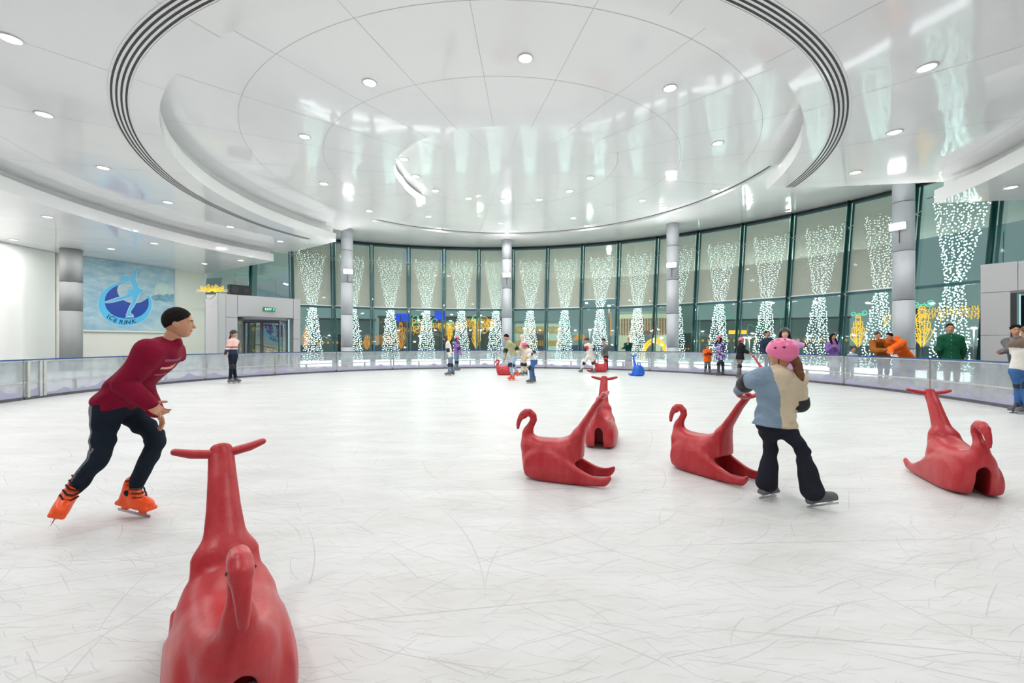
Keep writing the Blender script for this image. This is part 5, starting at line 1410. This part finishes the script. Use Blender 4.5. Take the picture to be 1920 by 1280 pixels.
    if st != 'none':
        G = Field(hc - .3 * H, hc + .22 * H, hres * 1.1); R = [hf, hl, hu]
        G.ell(hc + hu * .028 * H - hf * .008 * H, (.103 * H, .086 * H, .105 * H), R, k=.01)
        if st == 'curly':
            rr = random.Random(4)
            for i in range(40):
                v = nrm(V3((rr.gauss(0, 1), rr.gauss(0, 1), abs(rr.gauss(0, 1)) + .1))); G.ell(hc + hu * .03 * H + (hf * v[0] * .095 + hl * v[1] * .082 + hu * v[2] * .1) * H, (.022 * H,) * 3, None, k=.01)
        # carve the face opening
        G.ell(hc + hf * .098 * H - hu * .030 * H, (.088 * H, .072 * H, .104 * H), R, k=.01, op='s')
        if st in ('short', 'curly'): G.half(tuple(hc + hu * .004 * H), tuple(-hu * 1.0 + hf * .62), .01)
        if st in ('long', 'pony', 'braid'):
            if st == 'long':
                for a in (-1, 1): G.chain([tuple(hc + hl * a * .06 * H - hf * .02 * H + hu * .02 * H) + (.05 * H,), tuple(hc + hl * a * .088 * H - hf * .01 * H - hu * .10 * H) + (.045 * H,), tuple(hc + hl * a * .10 * H + hf * .07 * H - up * .22 * H) + (.045 * H,), tuple(hc + hl * a * .09 * H + hf * .10 * H - up * .27 * H) + (.025 * H,)], k=.03)
            else: G.chain([tuple(hc - hf * .07 * H) + (.045 * H,), tuple(hc - hf * .11 * H - hu * .10 * H) + (.040 * H,), tuple(hc - hf * .14 * H - up * .20 * H) + (.036 * H,), tuple(hc - hf * .15 * H - up * .28 * H) + (.018 * H,)], k=.03)
        a = G.arrays()
        if a is not None: make_mesh('hair', [a + (None,)], hb, root, loc)
    if hijab is not None:
        G = Field(hc - .34 * H, hc + .25 * H, hres * 1.2); R = [hf, hl, hu]
        G.ell(hc + hu * .02 * H - hf * .008 * H, (.112 * H, .094 * H, .120 * H), R, k=.01)
        G.chain([tuple(hc - hu * .05 * H) + (.085 * H,), tuple(neck) + (.095 * s,), tuple(neck - spine * .10 * s + ft * .02) + (.14 * s,)], k=.04, ax=ft, f=1.2)
        G.ell(hc + hf * .105 * H - hu * .015 * H, (.06 * H, .052 * H, .078 * H), R, k=.01, op='s')
        G.half(tuple(neck - spine * .2 * s), tuple(-spine)); make_mesh('head_scarf', [G.arrays() + (None,)], hijab, root, loc)
    if helmet is not None:
        G = Field(hc - .18 * H, hc + .22 * H, hres); R = [hf, hl, hu]; o = hc + hu * .032 * H - hf * .006 * H
        G.ell(o, (.132 * H, .110 * H, .122 * H), R, k=.01)
        G.half(tuple(hc + hu * (.022 if tilt_helmet < .4 else -.03) * H), tuple(-hu + hf * tilt_helmet)); 
        vents = []
        for a in (-.5, 0, .5):
            for b in (-.35, .15, .6): vents.append((nrm(V3((math.sin(b), math.sin(a) * .8, 1.0 * math.cos(b) * math.cos(a) + .2)))))
        for a in (-1, 1):
            for b in (-.3, .3): vents.append(nrm(V3((b, a, .45))))
        vents.append(nrm(V3((-1, -.25, .15)))); vents.append(nrm(V3((-.85, -.5, .75))))
        vc = [o + (hf * v[0] * .132 + hl * v[1] * .110 + hu * v[2] * .122) * H / math.sqrt(1) for v in vents]
        def vm(C):
            r_ = np.zeros(len(C), int)
            for p in vc:
                d = C - p; e_ = np.sqrt((d @ hf / 1.5) ** 2 + (d @ hl) ** 2 + (d @ hu) ** 2); r_[e_ < .0095 * H] = 1
            return r_
        a = G.arrays(); make_mesh('helmet', [a + (vm,)], [helmet, M_BLACK], root, loc)
        m = MB()
        for g in (-1, 1): m.tube([hc + hl * g * .085 * H + hu * .03 * H - V3(base), hc + hl * g * .078 * H - hu * .06 * H + hf * .02 * H - V3(base), hc - hu * .118 * H + hf * .045 * H - V3(base)], .005, 5)
        m.build('chin_strap', M_BLACK, root)
    # --- top
    if top is not None:
        G = Field(lo, hi, res * .95)
        trunk(G, toploose, low=coat)
        if coat: G.chain([tuple(pel) + (.155 * s + toploose,), tuple(pel - up * coat * s) + (.17 * s + toploose,)], k=.03, ax=ft, f=1.3)
        for g in 'LR':
            w2 = el[g] + (wr[g] - el[g]) * (sleeve if sleeve <= 1 else 1)
            if sleeve >= .5: G.chain([tuple(sh[g]) + (.060 * s + toploose,), tuple(el[g]) + (.045 * s + toploose * .9,), tuple(w2) + (.034 * s + toploose * .55,)], k=.04)
        G.chain([tuple(neck - spine * .03 * s) + (.075 * s + toploose * .5,), tuple(neck + spine * .012 * s) + (.066 * s + toploose * .35,)], k=.02)
        if hood is not None:
            G.chain([tuple(neck + l * .085 * s + ft * .03 * s) + (.030 * s,), tuple(neck + l * .06 * s - ft * .10 * s - spine * .01 * s) + (.042 * s,), tuple(neck - ft * .135 * s - spine * .04 * s) + (.055 * s,), tuple(neck - l * .06 * s - ft * .10 * s - spine * .01 * s) + (.042 * s,), tuple(neck - l * .085 * s + ft * .03 * s) + (.030 * s,)], k=.02)
            G.chain([tuple(neck - ft * .125 * s - spine * .02 * s + l * .02 * s) + (.075 * s,), tuple(neck - ft * .125 * s - spine * .15 * s) + (.055 * s,)], k=.025)
        if wrk: wrinkle(G, wrk, s, 1.3)
        hem = pel - spine * (coat + .03) * s
        G.half(tuple(hem), tuple(-spine))
        # sleeves that hang below the hem are kept
        for g in 'LR': G.chain([tuple(el[g]) + (.045 * s + toploose * .9,), tuple(wr[g]) + (.034 * s + toploose * .55,)], k=.01) if sleeve >= 1 else None
        tm = topmid(dict(neck=neck, pel=pel, l=l, f=f, spine=spine, ft=ft, s=s, el=el, wr=wr, sh=sh)) if topmid else None
        make_mesh('top', [G.arrays() + (tm,)], top if isinstance(top, list) else [top], root, loc)
    # --- trousers or skirt
    if pants is not None and legs:
        G = Field(lo, hi, res * .95)
        G.chain([tuple(pel + spine * .05 * s) + (.135 * s + .012,), tuple(pel - up * .03 * s) + (.150 * s + .012,)], k=.03, ax=ft, f=1.25)
        for g in 'LR':
            fl = flare * s; a2 = an[g] + (kn[g] - an[g]) * .06
            G.chain([tuple(hp[g] - up * .02 * s) + (.090 * s * pant_r + .008,), tuple(kn[g] + (hp[g] - kn[g]) * .12) + (.064 * s * pant_r + .008,), tuple(kn[g] + (an[g] - kn[g]) * .12) + (.060 * s * pant_r + .008,), tuple(a2) + (.044 * s * pant_r + fl + .008,)], k=.03)
        if wrk: wrinkle(G, wrk * .8, s, 4.1)
        pm = pantmid(dict(kn=kn, an=an, hp=hp, l=l, f=f, s=s)) if pantmid else None
        make_mesh('trousers', [G.arrays() + (pm,)], pants if isinstance(pants, list) else [pants], root, loc)
    if skirt is not None:
        G = Field(lo, hi, res); L = skirt[1]
        G.chain([tuple(pel + up * .06 * s) + (.14 * s,), tuple(pel - up * .1 * s) + (.185 * s,), tuple(pel - up * L * s) + ((.19 + .08 * L) * s,)], k=.03, ax=f, f=1.15)
        G.half(tuple(pel - up * L * s), (0, 0, -1)); make_mesh('skirt', [G.arrays() + (None,)], skirt[0], root, loc)
    if pads:
        for g in 'LR':
            G = Field(kn[g] - .16 * s, kn[g] + .16 * s, .01); ax_ = nrm(hp[g] - an[g])
            G.cap(kn[g] + ax_ * .06 * s, kn[g] - ax_ * .06 * s, .078 * s * pant_r, .072 * s * pant_r, k=.01); G.ell(kn[g] + f * .055 * s, (.045 * s, .055 * s, .075 * s), [f, l, up], k=.03)
            G.half(tuple(kn[g] + ax_ * .085 * s), tuple(ax_)); G.half(tuple(kn[g] - ax_ * .085 * s), tuple(-ax_))
            make_mesh('knee_pad', [G.arrays() + (None,)], M_PAD, root, loc)
    if elpads:
        for g in 'LR':
            G = Field(el[g] - .15 * s, el[g] + .15 * s, .0085); ax_ = nrm(sh[g] - wr[g]); o_ = V3(el[g])
            G.chain([tuple(o_ + (sh[g] - o_) * .18) + (.055 * s + toploose,), tuple(o_) + (.053 * s + toploose,), tuple(o_ + (wr[g] - o_) * .3) + (.050 * s + toploose,)], k=.01)
            G.half(tuple(o_ + (sh[g] - o_) * .22), tuple(nrm(sh[g] - o_))); G.half(tuple(o_ + (wr[g] - o_) * .38), tuple(nrm(wr[g] - o_)))
            a = G.arrays()
            if a is not None: make_mesh('elbow_pad', [a + (None,)], M_PAD, root, loc)
    if glove is not None:
        for g in 'LR':
            d = nrm(wr[g] - el[g]); G = Field(wr[g] - .14 * s, wr[g] + .2 * s, .008); G.chain([tuple(wr[g] - d * .03 * s) + (.042 * s,), tuple(wr[g] + d * .07 * s) + (.040 * s,)], k=.01); make_mesh('wrist_guard', [G.arrays() + (None,)], glove, root, loc)
    if boots is not None and legs:
        for i, g in enumerate('LR'):
            t = f if toes is None else V3((math.cos(math.radians(toes[i])), math.sin(math.radians(toes[i])), 0)) if not isinstance(toes[i], tuple) else V3(toes[i])
            n_before = set(bpy.data.objects)
            skate(root, an[g], t, s * boot_s, boots, laces, heel_h=.15 / boot_s, up=(sk_up[i]), shaft=.14 if flare else .165, shin=nrm(kn[g] - an[g]))
            for o in set(bpy.data.objects) - n_before:
                if o.parent == root: o.location = (-base[0], -base[1], -base[2])
    elif legs:
        for i, g in enumerate('LR'):
            G = Field(an[g] - .24 * s, an[g] + .24 * s, .012); t = f; b0 = V3((an[g][0], an[g][1], ground_z + .035 * s))
            G.box(b0 + t * .05 * s, (.135 * s, .045 * s, .03 * s), [t, np.cross(up, t), up], .02, k=.02); G.cap(b0, b0 + up * .08 * s, .045 * s, .045 * s, k=.03)
            make_mesh('shoe', [G.arrays() + (None,)], M_BLACK, root, loc)
    return root
# ---- clothing materials
C_BURG = cloth('burgundy_pullover', (128, 10, 46), .15); C_STR1 = cloth('pale_chest_stripe', (214, 180, 150), .05); C_STR2 = cloth('grey_chest_stripe', (150, 90, 110), .05)
C_NAVYP = cloth('dark_navy_trousers', (24, 34, 46), .2); C_GSTR = cloth('grey_side_stripe', (120, 120, 128), .1)
C_DENIM = cloth('blue_grey_denim', (128, 148, 168), .12, bump=(40, .5, 4)); C_BEIGE = cloth('beige_sweat_fabric', (206, 190, 164), .06)
C_BLKJ = cloth('black_denim', (34, 35, 46), .2); C_WHITE = cloth('white_cotton', (222, 218, 210), .05); C_CREAM = cloth('cream_fleece', (214, 196, 176), .06)
C_JEANS = cloth('blue_jeans', (62, 104, 156), .2); C_LJEANS = cloth('light_blue_jeans', (160, 180, 204), .12); C_GJEANS = cloth('grey_blue_jeans', (112, 134, 152), .15)
C_OLIVE = cloth('olive_shirt', (168, 170, 132), .1); C_PURPLE = cloth('purple_top', (142, 106, 182), .1); C_ORANGE = cloth('orange_fleece', (240, 104, 24), .1)
C_NAVY = cloth('navy_jacket', (46, 58, 80), .15); C_LILAC = cloth('lilac_cape_top', (198, 142, 198), .08); C_BROWN = cloth('rust_brown_sweater', (152, 88, 28), .12)
C_GREEN = cloth('bottle_green_shirt', (22, 84, 58), .12); C_BLACK = cloth('black_fabric', (30, 31, 36), .2); C_GREY = cloth('grey_fabric', (104, 104, 108), .12)
C_DGREY = cloth('dark_grey_trousers', (74, 72, 76), .15); C_TAUPE = cloth('taupe_trousers', (124, 112, 112), .15); C_PINKW = cloth('blush_sweater_band', (232, 196, 186), .04); C_REDS = cloth('red_sweater_band', (190, 70, 90), .05)
C_TEAL = cloth('dark_teal_dress', (18, 66, 62), .15); C_SCARF = cloth('beige_head_scarf', (206, 178, 150), .06); C_BROWNK = cloth('brown_knit', (120, 104, 92), .1); C_MAROON = cloth('dark_red_sleeve', (110, 30, 30), .1)
C_CAMO = cloth('purple_patterned_jacket', (120, 104, 170), .1)
nt = C_CAMO.node_tree; N_ = nt.nodes; rr_ = [n for n in N_ if n.type == 'VALTORGB'][0]; nn_ = rr_.inputs[0].links[0].from_node; nn_.inputs['Scale'].default_value = 16; nn_.inputs['Detail'].default_value = 1
rr_.color_ramp.interpolation = 'CONSTANT'; rr_.color_ramp.elements[0].position = 0; rr_.color_ramp.elements[0].color = lin((52, 44, 90)); rr_.color_ramp.elements[1].position = .45; rr_.color_ramp.elements[1].color = lin((136, 118, 188)); e_ = rr_.color_ramp.elements.new(.58); e_.color = lin((224, 220, 240))

# ---- the two large figures
def burg(d):
    def fn(C):
        h = (C - d['pel']) @ d['spine'] / np.linalg.norm(d['neck'] - d['pel']); fr = (C - (d['pel'] + np.outer(h, d['neck'] - d['pel']))) @ d['ft']; la = np.abs((C - d['neck']) @ d['l'])
        o = np.zeros(len(C), int); m = (fr > .06) & (la < .085)
        o[m & (h > .80) & (h < .835)] = 1; o[m & (h > .70) & (h < .725)] = 2; o[m & (h > .90) & (h < .94)] = 2; return o
    return fn
def stripe(d):
    def fn(C):
        o = np.zeros(len(C), int)
        for g in 'R':
            for a, b in ((d['hp'][g], d['kn'][g]), (d['kn'][g], d['an'][g])):
                v = b - a; t = ((C - a) @ v) / (v @ v); w = C - a - np.outer(t, v); w = w / (np.linalg.norm(w, axis=1)[:, None] + 1e-9)
                o[(t > -.15) & (t < 1.0) & (w @ nrm(-d['f'] * .75 - d['l'] * .66) > .94)] = 1
        return o
    return fn
person('man in a burgundy pullover and orange skates speeding past on the left', 3.35, 1.0, 14,
       dict(head=(334, 606, .02), neck=(313, 648), pel=(215, 752), eR=(234, 720, -.08), wR=(279, 757, .02), eL=(262, 716, -.06), wL=(292, 770, -.12), kR=(190, 852, -.03), aR=(134, -.10, .27), kL=(297, 822, .02), aL=(246, .12, .17)),
       skin='tan', hair=('short', M_HAIRB), top=[C_BURG, C_STR1, C_STR2], topmid=burg, pants=[C_NAVYP, C_GSTR], pantmid=stripe, boots=M_BOOTO, laces=M_BLACK, res=.0085, hres=.0042, toploose=.034, hfa=30, hpitch=2,
       toes=((.97, -.2, -.1), (.35, -.75, -.45)), sk_up=(V3((.12, .0, .99)), V3((.5, .05, .85))), pant_r=.98, handc=.45, fingers={'R': (.75, .1, -.6), 'L': (.5, .1, -.85)}, coat=.0, wrk=.009, boot_s=1.12, hs=.97)

def halves(d):
    def fn(C):
        q = (C - d['neck']) @ d['l']; h = (C - d['neck']) @ d['spine']
        return (q < .03 + .05 * np.clip((h + .2) / .16, 0, 1)).astype(int)
    return fn
person('girl in a pink helmet and half denim, half beige jacket pushing a swan', 3.78, .80, 82,
       dict(head=(1466, 664, 0), neck=(1459, 699), pel=(1453, 790), eL=(1402, 716, .15), wL=(1386, 731, .22), eR=(1499, 756, .02), wR=(1478, 760, .26), kL=(1446, 836, .04), aL=(1436, .05, .13), kR=(1504, 842, 0), aR=(1524, -.16, .13), tilt=.06),
       skin='tan', hair=('pony', M_HAIRBR), helmet=M_HPINK, top=[C_DENIM, C_BEIGE], topmid=halves, pants=C_BLKJ, boots=M_BOOTG, laces=M_BLACK, elpads=True, res=.0085, hres=.0042, toploose=.038, hfa=138, hpitch=4, hroll=-10, hs=1.20, tilt_helmet=.55, wrk=.010,
       flare=.058, hood=True, toes=(25, -25), sk_up=(V3((.05, 0, 1)), V3((-.35, 0, .93))), coat=.02, pant_r=1.0, handc=.9, wide=1.08)

# ---- skaters in the middle distance
def bands(d):
    def fn(C):
        h = (C - d['pel']) @ d['spine'] / np.linalg.norm(d['neck'] - d['pel']); o = np.zeros(len(C), int)
        o[h < .55] = 1; o[h < .46] = 2; o[h < .36] = 3; return o
    return fn
SK = dict(res=.015, hres=.0085)
person('skater in a black helmet and pink, white and navy striped sweater by the entrance', 14.9, .98, -8, dict(head=(438, 626), neck=(437, 636.5), pel=(437, 665), eL=(428, 650, .1), wL=(424, 658, .0), eR=(428, 652, -.1), wR=(424, 660, -.1), kL=(438, 687, 0), aL=(442, .1), kR=(434, 687), aR=(431.5, -.1)),
       top=[C_PINKW, C_REDS, C_WHITE, C_NAVY], topmid=bands, pants=C_NAVYP, hair=('pony', M_HAIRD), helmet=M_HBLK, boots=M_BOOTG, pads=True, glove=M_PAD, hpitch=5, **SK)
person('dark-haired girl in white top and blue-grey pinafore trousers looking down', 18.4, .97, 188, dict(head=(835, 633.5), neck=(839, 641), pel=(844.5, 669), eR=(845, 655, .1), wR=(849, 668, .1), eL=(840, 655), wL=(842, 668), kL=(843, 684), aL=(842, -.1), kR=(847, 684), aR=(849, .2)),
       top=[C_WHITE, C_GJEANS], topmid=lambda d: (lambda C: ((((C - d['pel']) @ d['spine']) < .16) & (np.abs((C - d['pel']) @ d['l']) < .13)).astype(int)), pants=C_GJEANS, hair=('long', M_HAIRD), boots=M_BOOTG, pads=True, elpads=True, hpitch=32, **SK)
person('girl in a pink helmet and purple top bending forward near the barrier', 21.6, .97, -20, dict(head=(857, 634), neck=(856, 641), pel=(856, 663), eR=(860, 653), wR=(864, 664, -.1), eL=(861, 652), wL=(864, 660), kL=(857, 679), aL=(857, .2), kR=(855, 679), aR=(854, -.1)),
       top=C_PURPLE, pants=C_GJEANS, hair=('long', M_HAIRD), helmet=M_HPINK, boots=M_BOOTG, pads=True, elpads=True, hpitch=20, **SK)
person('man in an olive shirt, black cap and bright orange skates leaning forward', 16.3, .98, 190, dict(head=(949.5, 632), neck=(954, 641), pel=(964, 667), eR=(948, 656, .0), wR=(946, 671, -.1), eL=(968, 652, .1), wL=(974, 655, .2), kL=(957, 684, -.1), aL=(961, -.25), kR=(963, 683), aR=(969, .5, .25)),
       top=C_OLIVE, pants=C_LJEANS, hair=('short', M_HAIRB), boots=M_BOOTO, laces=M_BLACK, pads=True, elpads=True, toploose=.035, hpitch=22, toes=(200, 195), **SK)
person('person in a cream hoodie with raised hood behind the man in olive', 18.4, .95, 182, dict(head=(978.5, 633), neck=(980, 642), pel=(983, 668), eL=(974, 655), wL=(970, 660, -.1), eR=(985, 655), wR=(979, 662), kL=(980, 683), aL=(979, -.1), kR=(985, 683), aR=(986, .15)),
       top=C_CREAM, pants=C_CREAM, hair=('none', None), hijab=C_CREAM, boots=M_BOOTG, pads=True, toploose=.03, coat=.12, hpitch=10, **SK)
person('girl in a pink helmet, white top and bright blue jeans crouching forward', 14.95, .93, 196, dict(head=(984, 648), neck=(989, 656), pel=(1001, 675), eR=(999, 659, .1), wR=(1009, 661, .2), eL=(996, 663), wL=(990, 668, -.2), kL=(995, 690), aL=(996, -.1), kR=(998, 692), aR=(1001, .15)),
       top=C_WHITE, pants=C_JEANS, hair=('pony', M_HAIRBR), helmet=M_HPINK, boots=M_BOOTG, pads=True, elpads=True, hpitch=28, **SK)
person('skater in white with a red sleeve patch and black helmet, legs apart', 20.0, .93, 120, dict(head=(1100, 638), neck=(1103, 645), pel=(1105, 667), eL=(1097, 654), wL=(1098, 662, .2), eR=(1114, 653), wR=(1114, 662, .2), kL=(1095, 681), aL=(1090, .1), kR=(1112, 681), aR=(1115, -.1)),
       top=[C_WHITE, C_REDS], topmid=lambda d: (lambda C: (np.linalg.norm(C - d['sh']['L'] + .12 * d['spine'], axis=1) < .13).astype(int)), pants=C_WHITE, hair=('short', M_HAIRD), helmet=M_HBLK, boots=M_BOOTG, pads=True, elpads=True, hfa=170, hpitch=18, **SK)
person('child in a grey jacket and dark helmet behind the far red swan', 21.3, .86, 200, dict(head=(1132, 638.5), neck=(1134, 646), pel=(1136, 667), eL=(1130, 657), wL=(1129, 665, -.1), eR=(1139, 656), wR=(1134, 664), kL=(1135, 681), aL=(1135, -.1), kR=(1138, 681), aR=(1138, .1)),
       top=C_GREY, pants=C_BLACK, hair=('short', M_HAIRD), helmet=M_HBLK, boots=M_BOOTG, hpitch=10, toploose=.03, **SK)
person('small child in an orange jacket with folded arms by the barrier', 18.7, .70, -92, dict(head=(1326.5, 650, 0), neck=(1326.5, 656.5), pel=(1326.5, 674), eR=(1320.5, 664, -.05), wR=(1327, 664.5, -.22), eL=(1332.5, 664, -.05), wL=(1326, 662.5, -.22), kL=(1330, 688), aL=(1331.5, 0), kR=(1323, 688), aR=(1321.5, 0)),
       top=[C_ORANGE, C_MAROON], topmid=lambda d: (lambda C: ((C[:, 1] < d['neck'][1] - .13) & (np.abs(C[:, 2] - d['wr']['L'][2]) < .08)).astype(int)), pants=C_GREY, hair=('short', M_HAIRD), helmet=M_HGREEN, boots=M_BOOTG, pads=True, hs=1.22, toploose=.04, coat=.1, toes=(-70, -110), **SK)
person('girl in a purple patterned jacket and pink helmet beside the small orange-clad child', 18.45, .94, 205, dict(head=(1348.5, 634), neck=(1350.5, 642), pel=(1351, 668), eL=(1345, 653, -.1), wL=(1348, 657, -.3), eR=(1355, 654), wR=(1351, 658, -.2), kL=(1347.5, 682), aL=(1347, -.1), kR=(1355, 682), aR=(1356, .1)),
       top=C_CAMO, pants=C_DGREY, hair=('long', M_HAIRB), helmet=M_HPINK, boots=M_BOOTG, pads=True, toploose=.045, coat=.12, hpitch=4, **SK)
person('girl in a pink helmet and black jacket pushing a far swan to the right', 17.0, .90, 4, dict(head=(1390.5, 638), neck=(1388.5, 646), pel=(1387.5, 669), eR=(1393, 657), wR=(1402, 661.5, -.05), eL=(1394, 656), wL=(1403, 660, .05), kL=(1387, 686), aL=(1387.5, .15), kR=(1386, 686), aR=(1384, -.1)),
       top=C_BLACK, pants=C_TAUPE, hair=('pony', M_HAIRBR), helmet=M_HPINK, boots=M_BOOTG, pads=True, toploose=.035, coat=.08, **SK)
person('girl in lilac with a black helmet holding one arm out, behind the pink helmet', 10.4, .99, -120, dict(head=(1471.5, 625), neck=(1473, 639), pel=(1479, 690), eL=(1493, 646, -.05), wL=(1505, 647, -.1), eR=(1462, 668), wR=(1458, 690), kL=(1484, 718), aL=(1482, 0), kR=(1474, 718), aR=(1471, 0)),
       top=C_LILAC, pants=C_BLACK, skin='light', hair=('long', M_HAIRB), helmet=M_HBLK, boots=M_BOOTG, glove=C_BLACK, toploose=.04, res=.012, hres=.0065, hfa=-115)
person('skater in white shirt, blue jeans and black knee pads hugging at the right edge', 8.5, .97, 75, dict(head=(1925, 622), neck=(1924, 640), pel=(1915, 692), eL=(1903, 660, .1), wL=(1900, 640, .25), eR=(1940, 665), wR=(1935, 690), kL=(1911, 722), aL=(1910, .05), kR=(1925, 722), aR=(1926, -.1)),
       top=[C_WHITE, C_BROWNK], topmid=lambda d: (lambda C: (((C - d['neck']) @ d['spine']) > -.16).astype(int)), pants=C_JEANS, hair=('short', M_HAIRBR), boots=M_BOOTG, laces=M_BLACK, pads=True, pant_r=1.15, toploose=.035, toes=(180, 170), res=.012, hres=.0065)

# ---- people outside the barrier
OUT = dict(ground_z=FLOOR_Z)
person('woman in a beige head scarf and dark green dress with a hand at her face', 22.6, .92, -95, dict(head=(1178, 635), neck=(1178, 643), pel=(1178.5, 668), eR=(1172, 652, -.15), wR=(1166.5, 653, -.3), eL=(1183.5, 651, -.1), wL=(1179.5, 643, -.25)),
       top=C_TEAL, skirt=(C_DGREY, .8), hair=('none', None), hijab=C_SCARF, res=.015, hres=.0085, **OUT)
person('bearded man in a navy jacket standing outside the rail', 17.6, .98, -95, dict(head=(1438.5, 626), neck=(1439.5, 636), pel=(1440, 664), eR=(1428.5, 653), wR=(1432, 662, -.15), eL=(1451, 653), wL=(1447, 662, -.15)),
       top=C_NAVY, pants=C_GREY, hair=('short', M_HAIRB), skin='tan', toploose=.045, coat=.05, res=.015, hres=.0085, **OUT)
person('long-haired woman in a purple sweater looking down at her hands', 15.6, .93, -98, dict(head=(1562, 631), neck=(1562, 642), pel=(1563, 672), eR=(1553, 658, -.05), wR=(1561, 651, -.28), eL=(1571, 657, -.05), wL=(1566, 650, -.28)),
       top=C_PURPLE, skirt=(C_WHITE, .35), hair=('long', M_HAIRB), toploose=.03, hpitch=12, pants=C_TAUPE, res=.013, hres=.0075, **OUT)
person('small child crouching behind the rail with only the face above it', 14.9, .66, -100, dict(head=(1600, 655.5), neck=(1599, 664), pel=(1594, 682), eR=(1590, 674, -.1), wR=(1584, 680, -.2), eL=(1608, 674, -.1), wL=(1602, 682, -.2)),
       top=C_LJEANS, pants=C_LJEANS, hair=('short', M_HAIRD), hs=1.2, res=.013, hres=.0075, **OUT)
person('man in a rust-brown sweater leaning with folded arms on the rail', 13.45, .99, -110, dict(head=(1645.5, 629, -.12), neck=(1648, 640, -.08), pel=(1656, 672, .5), eR=(1637, 657, -.42), wR=(1657, 656, -.5), eL=(1668, 655, -.2), wL=(1659, 657, -.45)),
       top=C_BROWN, pants=C_DGREY, hair=('short', M_HAIRD), toploose=.035, wrk=.007, hfa=-105, hpitch=14, res=.012, hres=.0065, **OUT)
person('man in a bright orange hoodie leaning on the rail beside the man in brown', 13.1, .99, 205, dict(head=(1667.5, 631, -.1), neck=(1677, 640, 0), pel=(1703, 672, .4), eL=(1667, 657, -.38), wL=(1671, 661, -.45), eR=(1684, 657, -.1), wR=(1674, 661, -.35)),
       top=C_ORANGE, pants=C_GJEANS, hair=('short', M_HAIRB), skin='tan', toploose=.045, hood=True, wrk=.007, hfa=195, hpitch=10, res=.012, hres=.0065, **OUT)
def shirt_btn(d):
    def fn(C):
        h = (C - d['pel']) @ d['spine']; la = np.abs((C - d['neck']) @ d['l']); fr = (C - d['pel']) @ d['f']
        return ((la < .007) & (np.abs((h * 9) % 1 - .5) < .06) & (fr > .05)).astype(int)
    return fn
person('heavyset man in a bottle-green button shirt standing outside the rail', 11.45, 1.02, -128, dict(head=(1781, 615.5), neck=(1782.5, 629), pel=(1784, 672), eR=(1761, 655), wR=(1765, 674, .15), eL=(1807, 655), wL=(1803, 674, .15)),
       top=[C_GREEN, C_WHITE], topmid=shirt_btn, pants=C_NAVYP, hair=('short', M_HAIRB), skin='tan', wide=1.0, toploose=.024, wrk=.006, coat=.06, res=.012, hres=.0065, **OUT)
person('curly-haired man in a grey shirt resting his arm on the rail', 9.75, .98, -120, dict(head=(1904, 619), neck=(1907, 636), pel=(1912, 690, .2), eR=(1893, 655, -.18), wR=(1876, 660, -.32), eL=(1925, 660), wL=(1925, 680)),
       top=C_GREY, pants=C_BLACK, hair=('curly', M_HAIRB), toploose=.035, res=.012, hres=.0065, hfa=-125, **OUT)

# ---- far swans and the whale
SW['used'] = 1
place_swan(-.22, 18.7, 182, 'red swan skating aid behind the skater in olive, left of centre')
place_swan(4.12, 20.6, 5, 'far red swan skating aid between the skater in white and the grey-jacketed child')
place_swan(9.66, 16.3, -40, 'far red swan skating aid held by the girl in the black jacket')
for o in bpy.data.objects:
    if 'used' in o: del o['used']
M_BLUEP = mat('blue_moulded_plastic', (24, 96, 206), .35, var=(5, .1))
wh = empty('whale_skating_aid', (5.36, 18.3, 0), math.radians(-66)); tag(wh, 'blue whale-tail skating aid standing alone on the far ice', 'skating aid')
f_ = Field((-.5, -.27, -.02), (.46, .27, 1.0), .009)
X = f_.ax[0][:, None, None]; Y_ = f_.ax[1][None, :, None]; Z = f_.ax[2][None, None, :]
prof = smooth_poly([(.26, 0), (.30, .12), (.28, .3), (.22, .42), (.12, .47), (.02, .44), (-.08, .34), (-.12, .2), (-.12, 0)], 2)
Wd = .2 * np.sqrt(np.clip(1 - ((Z - .08) / .5) ** 2, .04, 1))
f_.F = smax(poly_sdf(X, Z, prof), np.abs(Y_) - Wd, .08).astype(np.float32)
f_.chain([(-.04, 0, .2, .12), (-.10, 0, .36, .08), (-.16, 0, .55, .05), (-.20, 0, .72, .038), (-.24, 0, .84, .034)], k=.08)
for s_ in (-1, 1):
    f_.chain([(-.1, s_ * .15, .06, .06), (-.22, s_ * .16, .045, .045), (-.34, s_ * .16, .06, .03)], k=.05)
    f_.chain([(-.23, 0, .83, .04), (-.22, s_ * .09, .86, .05), (-.27, s_ * .19, .90, .018)], k=.03, ax=(0, 0, 1), f=1.8)
f_.F = np.maximum(f_.F, -Z + 0 * X + 0 * Y_).astype(np.float32)
f_.mesh('body', M_BLUEP, wh)
m = MB(); m.tube([(.04, 0, .42), (.05, 0, .55), (.19, 0, .56), (.22, 0, .41)], .022, 8); m.build('carry_handle', M_BLUEP, wh, True)
